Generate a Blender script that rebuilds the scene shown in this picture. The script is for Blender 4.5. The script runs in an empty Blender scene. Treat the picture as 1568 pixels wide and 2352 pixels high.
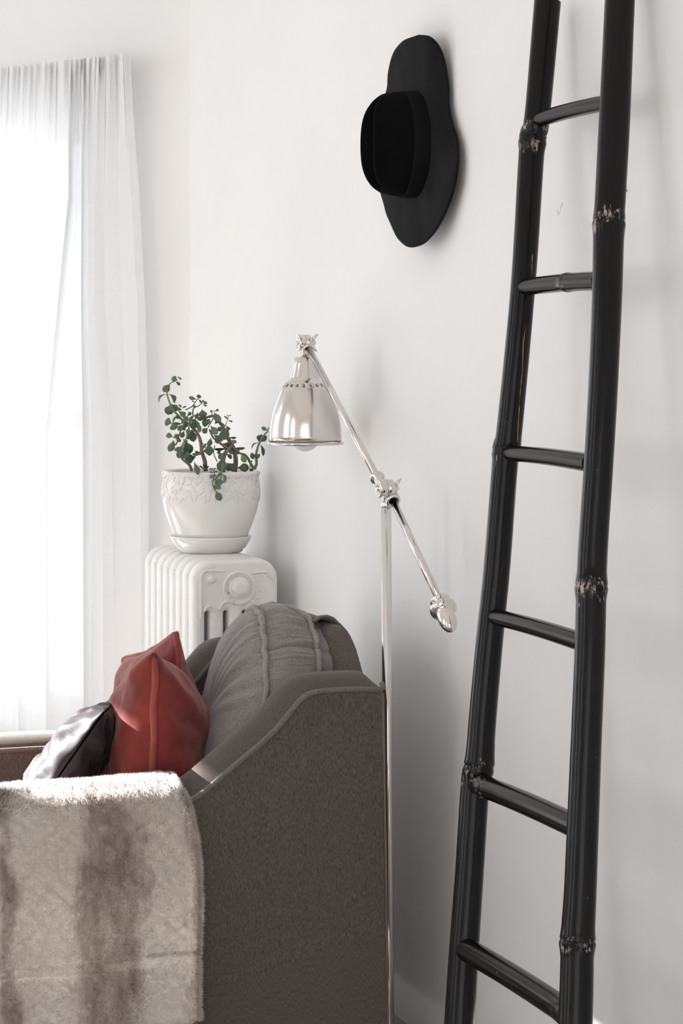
import bpy, bmesh, math, random
import numpy as np
from math import sin, cos, pi, sqrt, radians, atan
from mathutils import Vector, Matrix, noise

random.seed(7)
SC = bpy.context.scene
COL = SC.collection

# ------------------------------------------------------------------ camera
FPX = 5200.0                                   # focal length in pixels of the 1568x2352 frame
TH = atan(1784 / FPX)
CAM = Vector((-1.535, 0.0, 1.28))
FW = Vector((sin(TH), cos(TH), 0))
RT = Vector((cos(TH), -sin(TH), 0))
UP = Vector((0, 0, 1))
cd = bpy.data.cameras.new('camera')
cam = bpy.data.objects.new('camera', cd); COL.objects.link(cam)
cam.location = CAM; cam.rotation_euler = (pi / 2, 0, -TH)
cd.sensor_fit = 'HORIZONTAL'; cd.sensor_width = 36
cd.lens = 36 * FPX / 1568
cd.shift_y = -350 / 1568
cd.clip_start = .05
SC.camera = cam

# ------------------------------------------------------------------ daylight
w = bpy.data.worlds.new('sky'); SC.world = w; w.use_nodes = True
bg = w.node_tree.nodes['Background']
bg.inputs[0].default_value = (.885, .94, 1.0, 1)
bg.inputs[1].default_value = 6.0
SKY = bg
sd = bpy.data.lights.new('sun', 'SUN'); sun = bpy.data.objects.new('sun', sd); COL.objects.link(sun)
sd.energy = 88.0; sd.angle = radians(.6); sd.color = (1, .98, .96)
SUNDIR = Vector((-.75 * cos(radians(28)), .661 * cos(radians(28)), sin(radians(28))))   # towards the sun
sun.rotation_euler = SUNDIR.to_track_quat('Z', 'Y').to_euler()
sun.location = (-5, 12, 6)
vs = SC.view_settings
vs.view_transform = 'Standard'; vs.look = 'None'; vs.gamma = 1; vs.use_curve_mapping = False
vs.exposure = -0.75
SC.cycles.max_bounces = 10; SC.cycles.diffuse_bounces = 7; SC.cycles.glossy_bounces = 5
SC.cycles.transparent_max_bounces = 16
SC.cycles.sample_clamp_indirect = 8
SC.cycles.use_denoising = True

# added fill lamp behind the camera, brightens near faces; the back wall has no window
fl = bpy.data.lights.new('rear_fill', 'AREA'); fl.shape = 'RECTANGLE'; fl.size = 2.6; fl.size_y = 2.2; fl.energy = 50; fl.color = (.98, .98, 1)
fo = bpy.data.objects.new('rear_fill', fl); COL.objects.link(fo); fo.location = (-2.2, -1.05, 1.5); fo.rotation_euler = (pi / 2, 0, 0)


def portal(c, nrm, wx, hz):
    l = bpy.data.lights.new('window_portal', 'AREA'); l.shape = 'RECTANGLE'; l.size = wx; l.size_y = hz
    l.cycles.is_portal = True
    o = bpy.data.objects.new('window_portal', l); COL.objects.link(o)
    o.location = c
    z = -Vector(nrm).normalized(); x = UP.cross(z).normalized(); y = z.cross(x)
    o.rotation_euler = Matrix((x, y, z)).transposed().to_euler()


# ------------------------------------------------------------------ helpers
def ray(px, py):
    a = (px - 784) / FPX
    return FW + RT * a + UP * ((826 - py) / FPX)
def aX(px, py, x):
    v = ray(px, py); return CAM + v * ((x - CAM.x) / v.x)
def aY(px, py, y):
    v = ray(px, py); return CAM + v * ((y - CAM.y) / v.y)
def aD(px, py, d):
    return CAM + ray(px, py) * d
def depth(p): return (Vector(p) - CAM).dot(FW)

def tag(o, label=None, cat=None, group=None, kind=None):
    if label: o['label'] = label
    if cat: o['category'] = cat
    if group: o['group'] = group
    if kind: o['kind'] = kind
    return o

def empty(name, loc=(0, 0, 0)):
    o = bpy.data.objects.new(name, None); COL.objects.link(o); o.location = loc
    o.empty_display_size = .05
    return o

def put(name, me, mat, parent=None):
    o = bpy.data.objects.new(name, me); COL.objects.link(o)
    if mat is not None and not me.materials:
        me.materials.append(mat)
    if parent is not None:
        o.parent = parent
        # parts are written in world coordinates
        off = Vector((0, 0, 0)); q = parent
        while q: off += q.location; q = q.parent
        o.location = -off
    return o

def mesh(name, V, F, mat, parent=None, smooth=True):
    me = bpy.data.meshes.new(name); me.from_pydata([tuple(v) for v in V], [], F)
    if smooth: me.polygons.foreach_set('use_smooth', [True] * len(me.polygons))
    me.update()
    return put(name, me, mat, parent)

class MB:
    """collects simple shapes for one mesh"""
    def __init__(s): s.V = []; s.F = []
    def add(s, V, F):
        n = len(s.V); s.V += [Vector(v) for v in V]; s.F += [tuple(i + n for i in f) for f in F]; return s
    def grid(s, fn, nu, nv, cu=False, cv=False):
        V = [fn(i / (nu if cu else nu - 1), j / (nv if cv else nv - 1)) for i in range(nu) for j in range(nv)]
        F = []
        for i in range(nu if cu else nu - 1):
            for j in range(nv if cv else nv - 1):
                a = i * nv + j; b = ((i + 1) % nu) * nv + j
                c = ((i + 1) % nu) * nv + (j + 1) % nv; d = i * nv + (j + 1) % nv
                F.append((a, b, c, d))
        return s.add(V, F)
    def tube(s, P, R, n=10, caps=True, closed=False):
        P = [Vector(p) for p in P]
        if not hasattr(R, '__len__'): R = [R] * len(P)
        V = []; F = []
        m = len(P); prev = None
        for i in range(m):
            if closed: t = (P[(i + 1) % m] - P[i - 1])
            else: t = P[min(i + 1, m - 1)] - P[max(i - 1, 0)]
            t.normalize()
            if prev is None:
                x = t.orthogonal().normalized()
            else:
                x = prev - t * prev.dot(t)
                x = x.normalized() if x.length > 1e-6 else t.orthogonal().normalized()
            prev = x; y = t.cross(x)
            for k in range(n):
                a = 2 * pi * k / n
                V.append(P[i] + (x * cos(a) + y * sin(a)) * R[i])
        for i in range(m if closed else m - 1):
            for k in range(n):
                a = i * n + k; b = i * n + (k + 1) % n; c = ((i + 1) % m) * n + (k + 1) % n; d = ((i + 1) % m) * n + k
                F.append((a, b, c, d))
        if caps and not closed:
            F.append(tuple(range(n - 1, -1, -1))); F.append(tuple((m - 1) * n + k for k in range(n)))
        return s.add(V, F)
    def lathe(s, o, ax, prof, n=48, cap=True):
        """prof = [(distance along axis, radius)]"""
        o = Vector(o); ax = Vector(ax).normalized(); x = ax.orthogonal().normalized(); y = ax.cross(x)
        V = []; F = []
        for h, r in prof:
            for k in range(n):
                a = 2 * pi * k / n
                V.append(o + ax * h + (x * cos(a) + y * sin(a)) * max(r, 1e-5))
        for i in range(len(prof) - 1):
            for k in range(n):
                F.append((i * n + k, i * n + (k + 1) % n, (i + 1) * n + (k + 1) % n, (i + 1) * n + k))
        if cap:
            F.append(tuple(range(n - 1, -1, -1))); F.append(tuple((len(prof) - 1) * n + k for k in range(n)))
        return s.add(V, F)
    def box(s, lo, hi, M=None):
        V = [Vector((x, y, z)) for x in (lo[0], hi[0]) for y in (lo[1], hi[1]) for z in (lo[2], hi[2])]
        if M is not None: V = [M @ v for v in V]
        return s.add(V, [(0, 1, 3, 2), (4, 6, 7, 5), (0, 4, 5, 1), (2, 3, 7, 6), (0, 2, 6, 4), (1, 5, 7, 3)])
    def build(s, name, mat, parent=None, smooth=True, sharp=None):
        o = mesh(name, s.V, s.F, mat, parent, smooth)
        bm = bmesh.new(); bm.from_mesh(o.data)
        bmesh.ops.recalc_face_normals(bm, faces=bm.faces)
        if sharp:
            for e in bm.edges:
                if len(e.link_faces) == 2 and e.calc_face_angle(0) > radians(sharp): e.smooth = False
        bm.to_mesh(o.data); bm.free()
        return o

def lerp_tab(T, x):
    """piecewise smooth table lookup"""
    if x <= T[0][0]: return T[0][1]
    for a, b in zip(T, T[1:]):
        if x <= b[0]:
            t = (x - a[0]) / (b[0] - a[0]); t = t * t * (3 - 2 * t) if len(T) > 9999 else t
            return a[1] + (b[1] - a[1]) * t
    return T[-1][1]

def smooth_path(P, n):
    """Catmull-Rom through points"""
    P = [Vector(p) for p in P]; Q = [P[0] * 2 - P[1]] + P + [P[-1] * 2 - P[-2]]
    out = []
    for i in range(1, len(Q) - 2):
        for k in range(n):
            t = k / n
            a, b, c, d = Q[i - 1], Q[i], Q[i + 1], Q[i + 2]
            out.append(.5 * ((2 * b) + (c - a) * t + (2 * a - 5 * b + 4 * c - d) * t * t + (3 * b - a - 3 * c + d) * t ** 3))
    out.append(P[-1]); return out

def nz(x, y=0, z=0): return noise.noise(Vector((x, y, z)))

# ------------------------------------------------------------------ materials
def new_mat(name):
    m = bpy.data.materials.new(name); m.use_nodes = True
    nt = m.node_tree; return m, nt, nt.nodes['Principled BSDF']
def N(nt, t, **k):
    n = nt.nodes.new(t)
    for a, b in k.items(): setattr(n, a, b)
    return n
def simple(name, col, rough=.5, metal=0, coat=0, spec=.5, bump=None, sheen=0):
    m, nt, p = new_mat(name)
    p.inputs['Base Color'].default_value = (*col, 1); p.inputs['Roughness'].default_value = rough
    p.inputs['Metallic'].default_value = metal; p.inputs['Coat Weight'].default_value = coat
    p.inputs['Specular IOR Level'].default_value = spec
    p.inputs['Sheen Weight'].default_value = sheen
    if bump:
        tc = N(nt, 'ShaderNodeTexCoord'); n = N(nt, 'ShaderNodeTexNoise'); b = N(nt, 'ShaderNodeBump')
        n.inputs['Scale'].default_value = bump[0]; n.inputs['Detail'].default_value = 6
        b.inputs['Strength'].default_value = bump[1]; b.inputs['Distance'].default_value = bump[2]
        nt.links.new(tc.outputs['Object'], n.inputs['Vector']); nt.links.new(n.outputs[0], b.inputs['Height'])
        nt.links.new(b.outputs[0], p.inputs['Normal'])
    return m
def mapping(nt, scale):
    tc = N(nt, 'ShaderNodeTexCoord'); mp = N(nt, 'ShaderNodeMapping')
    mp.inputs['Scale'].default_value = scale
    nt.links.new(tc.outputs['Object'], mp.inputs['Vector']); return mp.outputs[0]
def noise_tex(nt, vec, sc, det=3, rough=.5, dist=0):
    n = N(nt, 'ShaderNodeTexNoise'); n.inputs['Scale'].default_value = sc
    n.inputs['Detail'].default_value = det; n.inputs['Roughness'].default_value = rough
    n.inputs['Distortion'].default_value = dist
    if vec is not None: nt.links.new(vec, n.inputs['Vector'])
    return n.outputs[0]
def ramp(nt, fac, stops):
    r = N(nt, 'ShaderNodeValToRGB'); e = r.color_ramp.elements
    while len(e) < len(stops): e.new(.5)
    for el, (p, c) in zip(e, stops): el.position = p; el.color = (*c, 1)
    nt.links.new(fac, r.inputs[0]); return r.outputs[0]
def math_(nt, op, a, b=None, c=None):
    n = N(nt, 'ShaderNodeMath', operation=op)
    for i, v in enumerate((a, b, c)):
        if v is None: continue
        if isinstance(v, (int, float)): n.inputs[i].default_value = v
        else: nt.links.new(v, n.inputs[i])
    return n.outputs[0]
def mixc(nt, f, a, b):
    n = N(nt, 'ShaderNodeMix', data_type='RGBA')
    for i, v in ((0, f), (6, a), (7, b)):
        if isinstance(v, (int, float)): n.inputs[i].default_value = v
        elif isinstance(v, tuple): n.inputs[i].default_value = (*v, 1)
        else: nt.links.new(v, n.inputs[i])
    return n.outputs[2]
def bump(nt, p, h, strength, dist):
    b = N(nt, 'ShaderNodeBump'); b.inputs['Strength'].default_value = strength; b.inputs['Distance'].default_value = dist
    nt.links.new(h, b.inputs['Height']); nt.links.new(b.outputs[0], p.inputs['Normal']); return b

# painted plaster
M_WALL, nt, p = new_mat('plaster')
v = mapping(nt, (1, 1, 1))
c = ramp(nt, noise_tex(nt, v, 1.4, 4), [(.3, (.815, .808, .80)), (.7, (.86, .853, .846))])
nt.links.new(c, p.inputs['Base Color']); p.inputs['Roughness'].default_value = .62
h = math_(nt, 'ADD', math_(nt, 'MULTIPLY', noise_tex(nt, v, 5, 3), 1.0), math_(nt, 'MULTIPLY', noise_tex(nt, v, 160, 3), .06))
bump(nt, p, h, .35, .012)
M_CEIL = simple('ceiling_paint', (.82, .81, .79), .8)
M_FRAME = simple('window_paint', (.8, .8, .79), .4)

# floor boards (colour and grain only; the floor is out of the picture but for a sliver)
M_FLOOR, nt, p = new_mat('oak_floor')
v = mapping(nt, (14, 1.2, 1))
c = ramp(nt, noise_tex(nt, v, 2.2, 5), [(.3, (.23, .205, .185)), (.7, (.34, .31, .285))])
nt.links.new(c, p.inputs['Base Color']); p.inputs['Roughness'].default_value = .35

# glass that lets daylight through
M_GLASS, nt, p = new_mat('window_glass'); nt.nodes.remove(p)
out = nt.nodes['Material Output']
tr = N(nt, 'ShaderNodeBsdfTransparent'); gl = N(nt, 'ShaderNodeBsdfGlossy'); mx = N(nt, 'ShaderNodeMixShader'); fr = N(nt, 'ShaderNodeFresnel')
gl.inputs['Roughness'].default_value = .02
nt.nodes.remove(fr); mx.inputs[0].default_value = .05; nt.links.new(tr.outputs[0], mx.inputs[1]); nt.links.new(gl.outputs[0], mx.inputs[2])
nt.links.new(mx.outputs[0], out.inputs[0])

# sheer curtain
M_CURT, nt, p = new_mat('sheer_cotton'); nt.nodes.remove(p)
out = nt.nodes['Material Output']
df = N(nt, 'ShaderNodeBsdfDiffuse'); tl = N(nt, 'ShaderNodeBsdfTranslucent'); tr = N(nt, 'ShaderNodeBsdfTransparent')
df.inputs[0].default_value = (.93, .93, .925, 1); tl.inputs[0].default_value = (.85, .87, .9, 1)
m1 = N(nt, 'ShaderNodeMixShader'); m1.inputs[0].default_value = .33
m2 = N(nt, 'ShaderNodeMixShader'); m2.inputs[0].default_value = .05
v = mapping(nt, (1, 1, 1))
wv = mapping(nt, (60, 60, 110))
hh = math_(nt, 'ADD', noise_tex(nt, wv, 1.0, 2, .5, 1.2), math_(nt, 'MULTIPLY', noise_tex(nt, v, 700, 1), .15))
b = N(nt, 'ShaderNodeBump'); b.inputs['Strength'].default_value = .3; b.inputs['Distance'].default_value = .006
nt.links.new(hh, b.inputs['Height']); nt.links.new(b.outputs[0], df.inputs['Normal'])
nt.links.new(df.outputs[0], m1.inputs[1]); nt.links.new(tl.outputs[0], m1.inputs[2])
nt.links.new(m1.outputs[0], m2.inputs[1]); nt.links.new(tr.outputs[0], m2.inputs[2]); nt.links.new(m2.outputs[0], out.inputs[0])

# woven upholstery
def fabric(name, lo, hi, tint, sc=(1000, 1000, 170)):
    m, nt, p = new_mat(name)
    v = mapping(nt, sc)
    n1 = noise_tex(nt, v, 1.0, 3, .65)
    v2 = mapping(nt, (1, 1, .5))
    n2 = noise_tex(nt, v2, 45, 3)
    c = ramp(nt, n1, [(.32, lo), (.68, hi)])
    c = mixc(nt, math_(nt, 'MULTIPLY', ramp(nt, n2, [(.45, (0, 0, 0)), (.75, (1, 1, 1))]), .16), c, tint)
    nt.links.new(c, p.inputs['Base Color']); p.inputs['Roughness'].default_value = .95
    p.inputs['Specular IOR Level'].default_value = .15
    p.inputs['Sheen Weight'].default_value = .25; p.inputs['Sheen Roughness'].default_value = .4
    bump(nt, p, n1, .5, .0012)
    return m
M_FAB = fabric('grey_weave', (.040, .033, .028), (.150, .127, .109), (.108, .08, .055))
M_FAB2 = fabric('grey_cushion_weave', (.13, .118, .115), (.35, .322, .312), (.20, .17, .145), (700, 700, 500))
M_PIPE = fabric('grey_piping', (.17, .152, .145), (.38, .35, .33), (.2, .17, .14), (700, 700, 500))

# velvet
def velvet(name, a, b_, rough=.55):
    m, nt, p = new_mat(name)
    v = mapping(nt, (1, 1, 1))
    c = ramp(nt, noise_tex(nt, v, 16, 4, .55), [(.35, a), (.68, b_)])
    nt.links.new(c, p.inputs['Base Color']); p.inputs['Roughness'].default_value = .7
    p.inputs['Specular IOR Level'].default_value = .2
    p.inputs['Sheen Weight'].default_value = .4; p.inputs['Sheen Roughness'].default_value = rough
    p.inputs['Sheen Tint'].default_value = (1, .62, .56, 1)
    bump(nt, p, noise_tex(nt, v, 30, 4), .25, .006)
    return m
M_RED = velvet('brick_red_velvet', (.115, .011, .010), (.21, .024, .020))
M_REDP = velvet('brick_red_piping', (.2, .035, .028), (.3, .06, .048))
M_RED2 = velvet('rose_red_velvet', (.13, .020, .023), (.22, .036, .038))
M_DARK = simple('aubergine_satin', (.012, .008, .011), .6, 0, 0, .14, (12, .3, .01))
M_DARK.node_tree.nodes['Principled BSDF'].inputs['Sheen Weight'].default_value = .05

# faux fur with broad brown bands
def fur(name, gain=1.0):
    m, nt, p = new_mat(name)
    v = mapping(nt, (1, 1, .45)); tc = N(nt, 'ShaderNodeTexCoord')
    sx = N(nt, 'ShaderNodeSeparateXYZ'); nt.links.new(tc.outputs['Object'], sx.inputs[0])
    w1 = math_(nt, 'MULTIPLY', math_(nt, 'SUBTRACT', noise_tex(nt, v, 14, 3), .5), .13)
    w1 = math_(nt, 'ADD', w1, math_(nt, 'MULTIPLY', math_(nt, 'SUBTRACT', noise_tex(nt, v, 60, 3), .5), .05))
    x = math_(nt, 'ADD', sx.outputs[0], w1)
    tot = None
    for cx, hw, amp in ((-.672, .062, 1.0), (-.872, .05, .95), (-.523, .016, .55), (-1.07, .06, 1)):
        d = math_(nt, 'DIVIDE', math_(nt, 'ABSOLUTE', math_(nt, 'SUBTRACT', x, cx)), hw)
        g = N(nt, 'ShaderNodeMapRange', interpolation_type='SMOOTHERSTEP')
        g.inputs[1].default_value = .35; g.inputs[2].default_value = 1.25; g.inputs[3].default_value = amp; g.inputs[4].default_value = 0
        nt.links.new(d, g.inputs[0])
        tot = g.outputs[0] if tot is None else math_(nt, 'MAXIMUM', tot, g.outputs[0])
    mot = ramp(nt, noise_tex(nt, v, 38, 5, .6), [(.3, (.45, .45, .45)), (.62, (1, 1, 1))])
    tot = math_(nt, 'MULTIPLY', tot, mot)
    brown = ramp(nt, noise_tex(nt, v, 22, 4), [(.35, (.34 * gain, .26 * gain, .225 * gain)), (.65, (.48 * gain, .385 * gain, .335 * gain))])
    cream = ramp(nt, noise_tex(nt, v, 9, 4), [(.3, (.84 * gain, .75 * gain, .68 * gain)), (.7, (.92 * gain, .85 * gain, .79 * gain))])
    nt.links.new(mixc(nt, tot, cream, brown), p.inputs['Base Color'])
    p.inputs['Roughness'].default_value = .8; p.inputs['Specular IOR Level'].default_value = .15
    p.inputs['Sheen Weight'].default_value = .2
    return m
M_FUR = fur('banded_fleece')

M_NICK = simple('polished_nickel', (.70, .665, .635), .11, 1, 0, .5)
M_NICKB = simple('brushed_nickel', (.68, .645, .615), .19, 1, 0, .5, (90, .03, .002))
M_BULB = simple('frosted_bulb', (.8, .79, .8), .35)
M_IN = simple('shade_inside', (.7, .68, .66), .5)
M_FELT, nt, p = new_mat('black_felt')
v = mapping(nt, (1, 1, 1)); n1 = noise_tex(nt, v, 300, 4, .7); n2 = noise_tex(nt, v, 18, 4)
c = ramp(nt, math_(nt, 'ADD', math_(nt, 'MULTIPLY', n1, .5), math_(nt, 'MULTIPLY', n2, .5)), [(.35, (.0035, .004, .0048)), (.66, (.0115, .0125, .0145))])
nt.links.new(c, p.inputs['Base Color']); p.inputs['Roughness'].default_value = .95; p.inputs['Specular IOR Level'].default_value = .12
p.inputs['Sheen Weight'].default_value = .03; bump(nt, p, n1, .5, .001)
M_CROWN = simple('black_crown_felt', (.0018, .0018, .002), .95, 0, 0, .1, (500, .4, .001))
M_BAND = simple('black_ribbon', (.004, .0035, .0035), .8, 0, 0, .12)

# black lacquered bamboo, worn at the joints ('wear' is written on the mesh)
M_BAM, nt, p = new_mat('black_bamboo')
at = N(nt, 'ShaderNodeAttribute'); at.attribute_name = 'wear'
v = mapping(nt, (1, 1, .28)); v1 = mapping(nt, (1, 1, 1))
n1 = noise_tex(nt, v, 230, 4, .75, .6); n3 = noise_tex(nt, v1, 45, 4, .6)
s = math_(nt, 'ADD', math_(nt, 'MULTIPLY', n1, .62), math_(nt, 'MULTIPLY', n3, .38))
s = math_(nt, 'ADD', s, math_(nt, 'MULTIPLY', at.outputs['Fac'], .155))
mask = ramp(nt, s, [(.655, (0, 0, 0)), (.70, (1, 1, 1))])
c = mixc(nt, mask, (.0035, .0033, .0032), ramp(nt, n3, [(.4, (.06, .055, .05)), (.62, (.42, .33, .27))]))
nt.links.new(c, p.inputs['Base Color'])
nt.links.new(math_(nt, 'ADD', math_(nt, 'MULTIPLY', mask, .35), .21), p.inputs['Roughness'])
hh = math_(nt, 'ADD', math_(nt, 'MULTIPLY', noise_tex(nt, mapping(nt, (25, 25, 1.2)), 1, 2), .25), math_(nt, 'MULTIPLY', mask, .5))
bump(nt, p, hh, .18, .0008)
p.inputs['Specular IOR Level'].default_value = .22
M_CRACK = simple('bare_bamboo', (.38, .22, .10), .7)

M_RAD, nt, p = new_mat('radiator_enamel')
v = mapping(nt, (1, 1, 1))
c = ramp(nt, noise_tex(nt, v, 38, 5, .7), [(.22, (.36, .27, .22)), (.33, (.75, .73, .71)), (.7, (.81, .795, .78))])
nt.links.new(c, p.inputs['Base Color']); p.inputs['Roughness'].default_value = .38
bump(nt, p, noise_tex(nt, v, 70, 4), .25, .003)
M_POT = simple('cream_glaze', (.80, .78, .76), .16, 0, .3, .5, (40, .05, .002))
M_SOIL = simple('potting_soil', (.06, .04, .03), .95, 0, 0, .2, (90, 1, .01))
def leafm(name, a, b_):
    m, nt, p = new_mat(name); v = mapping(nt, (1, 1, 1))
    c = ramp(nt, noise_tex(nt, v, 40, 4), [(.35, a), (.7, b_)])
    nt.links.new(c, p.inputs['Base Color']); p.inputs['Roughness'].default_value = .42
    p.inputs['Subsurface Weight'].default_value = .0
    bump(nt, p, noise_tex(nt, v, 300, 2), .15, .001)
    return m
M_LEAF = leafm('jade_leaf', (.06, .105, .06), (.11, .17, .10))
M_LEAF2 = leafm('pale_jade_leaf', (.12, .19, .045), (.2, .28, .07))
M_STEMG = leafm('green_stem', (.10, .14, .07), (.17, .19, .11))
M_STEMB = leafm('brown_stem', (.12, .075, .06), (.26, .16, .13))

# ------------------------------------------------------------------ room
CY = aX(435, 826, 0).y                                     # corner of wall and bay
PHI = radians(55)
UB = Vector((-cos(PHI), sin(PHI), 0)); NB = Vector((-sin(PHI), -cos(PHI), 0))   # along the canted wall, into the room
C0 = Vector((0, CY, 0)); YF = 7.6
LB = (YF - CY) / sin(PHI); C1 = C0 + UB * LB
HC = 3.6; XL = -3.9; YB = -1.1

def wall(name, p0, p1, inward, openings, h=HC, th=.18):
    p0 = Vector(p0); p1 = Vector(p1); u = (p1 - p0); L = u.length; u.normalize(); n = Vector(inward).normalized()
    mb = MB()
    M = Matrix((u, -n, UP)).transposed().to_4x4(); M.translation = p0      # x along, y outwards, z up
    xs = sorted({0, L, *[o[0] for o in openings], *[o[1] for o in openings]})
    for a, b_ in zip(xs, xs[1:]):
        op = [o for o in openings if o[0] <= a + 1e-6 and o[1] >= b_ - 1e-6]
        if not op: mb.box((a, 0, 0), (b_, th, h), M)
        else:
            if op[0][2] > 0: mb.box((a, 0, 0), (b_, th, op[0][2]), M)
            mb.box((a, 0, op[0][3]), (b_, th, h), M)
    o = mb.build(name, M_WALL, None, False); o['kind'] = 'structure'
    for k in openings:
        portal(M @ Vector(((k[0] + k[1]) / 2, th + .02, (k[2] + k[3]) / 2)), n, k[1] - k[0], k[3] - k[2])
    return M
def window(name, M, o):
    a, b_, z0, z1 = o; y0, y1 = .07, .12; t = .055
    e = empty(name, M @ Vector((a, y0, z0))); e['kind'] = 'structure'
    fr = MB()
    fr.box((a, y0, z0), (b_, y1, z0 + t), M); fr.box((a, y0, z1 - t), (b_, y1, z1), M)
    fr.box((a, y0, z0), (a + t, y1, z1), M); fr.box((b_ - t, y0, z0), (b_, y1, z1), M)
    fr.build('window_frame', M_FRAME, e, False)
    zm = z0 + (z1 - z0) * .5
    MB().box((a, y0 + .005, zm - .025), (b_, y1 - .005, zm + .025), M).build('meeting_rail', M_FRAME, e, False)
    for q0, q1 in ((z0 + t, zm - .025), (zm + .025, z1 - t)):
        MB().box((a + t, .09, q0), (b_ - t, .094, q1), M).build('glass_pane', M_GLASS, e, False)
    MB().box((a - .04, -.03, z0 - .03), (b_ + .04, y0, z0), M).build('window_sill', M_FRAME, e, False)

def along(px):                                             # where a line of sight meets the canted wall
    v = ray(px, 826); a, b_ = v.x, v.y
    det = a * (-UB.y) + UB.x * b_; rx, ry = C0.x - CAM.x, C0.y - CAM.y
    return (a * ry - b_ * rx) / det
mb = MB(); mb.box((XL - .2, YB - .2, -.12), (.2, YF + .2, 0)); o = mb.build('floor', M_FLOOR, None, False); o['kind'] = 'structure'
mb = MB(); mb.box((XL - .2, YB - .2, HC), (.2, YF + .2, HC + .12)); o = mb.build('ceiling', M_CEIL, None, False); o['kind'] = 'structure'
wall('wall_right', (0, YB, 0), (0, CY, 0), (-1, 0, 0), [])
a0 = abs(along(196)); a1 = LB - .12
OPB = (a0, a1, .30, 1.93)
M = wall('wall_bay', C0, C1, NB, [OPB]); window('window_1', M, OPB)
OPF = (1.3, 2.4, .35, 2.10)                              # sunlit window of the bay
LF = abs(XL - C1.x)
M = wall('wall_front', C1, (XL, YF, 0), (0, -1, 0), [OPF]); window('window_2', M, OPF)
OPL = [(.16, 1.08, .5, 3.112), (3.3, 4.3, .5, 2.8), (5.2, 6.0, .5, 2.8)]
M = wall('wall_left', (XL, YF, 0), (XL, YB, 0), (1, 0, 0), OPL)
window('window_3', M, OPL[0]); window('window_4', M, OPL[1]); window('window_5', M, OPL[2])
wall('wall_back', (XL, YB, 0), (0, YB, 0), (0, 1, 0), [])

# ------------------------------------------------------------------ curtain on its rod
def on_bay(px, off):
    """point of the plan on the line of sight px, 'off' in front of the canted wall"""
    v = ray(px, 826); q = C0 + NB * off
    det = v.x * (-UB.y) + UB.x * v.y; rx, ry = q.x - CAM.x, q.y - CAM.y
    t = (rx * (-UB.y) + UB.x * ry) / det
    return CAM.x + v.x * t, CAM.y + v.y * t
rows = (130, 450, 700, 1000, 1650)
ctl = [((296, 320, 333, 341, 342), .03), ((284, 300, 316, 322, 324), .062), ((262, 270, 280, 290, 290), .07), ((242, 240, 240, 258, 262), .095),
       ((222, 216, 215, 233, 238), .115), ((231, 226, 225, 243, 247), .05), ((205, 202, 201, 210, 210), .045),
       ((188, 187, 186, 190, 192), .095), ((193, 193, 192, 197, 198), .05), ((175, 172, 165, 160, 160), .045), ((158, 157, 132, 104, 106), .12),
       ((167, 166, 142, 115, 116), .05), ((128, 128, 112, 92, 90), .06), ((112, 104, 92, 74, 70), .075), ((84, 78, 66, 56, 54), .065),
       ((56, 52, 48, 42, 42), .095), ((38, 30, 30, 30, 28), .06), ((16, 12, 10, 8, 8), .08), ((-8, -10, -14, -16, -16), .045),
       ((-34, -34, -36, -40, -40), .09), ((-60, -60, -60, -64, -64), .045), ((-90, -90, -90, -90, -90), .09), ((-120,) * 5, .045), ((-150,) * 5, .09), ((-180,) * 5, .04)]
ZR = 2.060
def curt(u, v):
    """u across (0 = right edge), v down"""
    z = ZR + .016 - v * (ZR + .01)
    s = u * (len(ctl) - 1); i = min(int(s), len(ctl) - 2); t = s - i
    t = t * t * (3 - 2 * t)
    py = 826 + (CAM.z - z) / 6.05 * FPX
    def px(k):
        return lerp_tab(list(zip(rows, ctl[k][0])), py)
    d = ctl[i][1] * (1 - t) + ctl[i + 1][1] * t
    x = px(i) * (1 - t) + px(i + 1) * t
    top = math.exp(-max(ZR - z, 0) / .10)
    d = .072 + (d - .072) * .6; d = d * (1 - top) + top * (.084 + .010 * sin(u * 250 + 4 * nz(u * 40))) + .004 * nz(u * 30, z * 1.5)
    zz = z + (.006 * nz(u * 60, 3) * top)
    X, Y = on_bay(x + 2.5 * top * sin(u * 250), d)
    return Vector((X, Y, zz))
mb = MB(); mb.grid(curt, 520, 110)
o = mb.build('curtain', M_CURT)
tag(o, 'sheer white gathered curtain hanging over the bright window', 'curtain')
a = Vector((*on_bay(262, .06), ZR)); b_ = Vector((*on_bay(-178, .06), ZR))
rod = empty('curtain_rod', a); tag(rod, 'thin white rod threaded through the head of the white curtain', 'curtain rod')
mb = MB(); mb.tube([a, b_], .007, 12); mb.build('rod', M_FRAME, rod)
for q in (a, b_):
    mb = MB(); mb.tube([q, q - NB * .06], .006, 10); mb.build('bracket', M_FRAME, rod)

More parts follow.
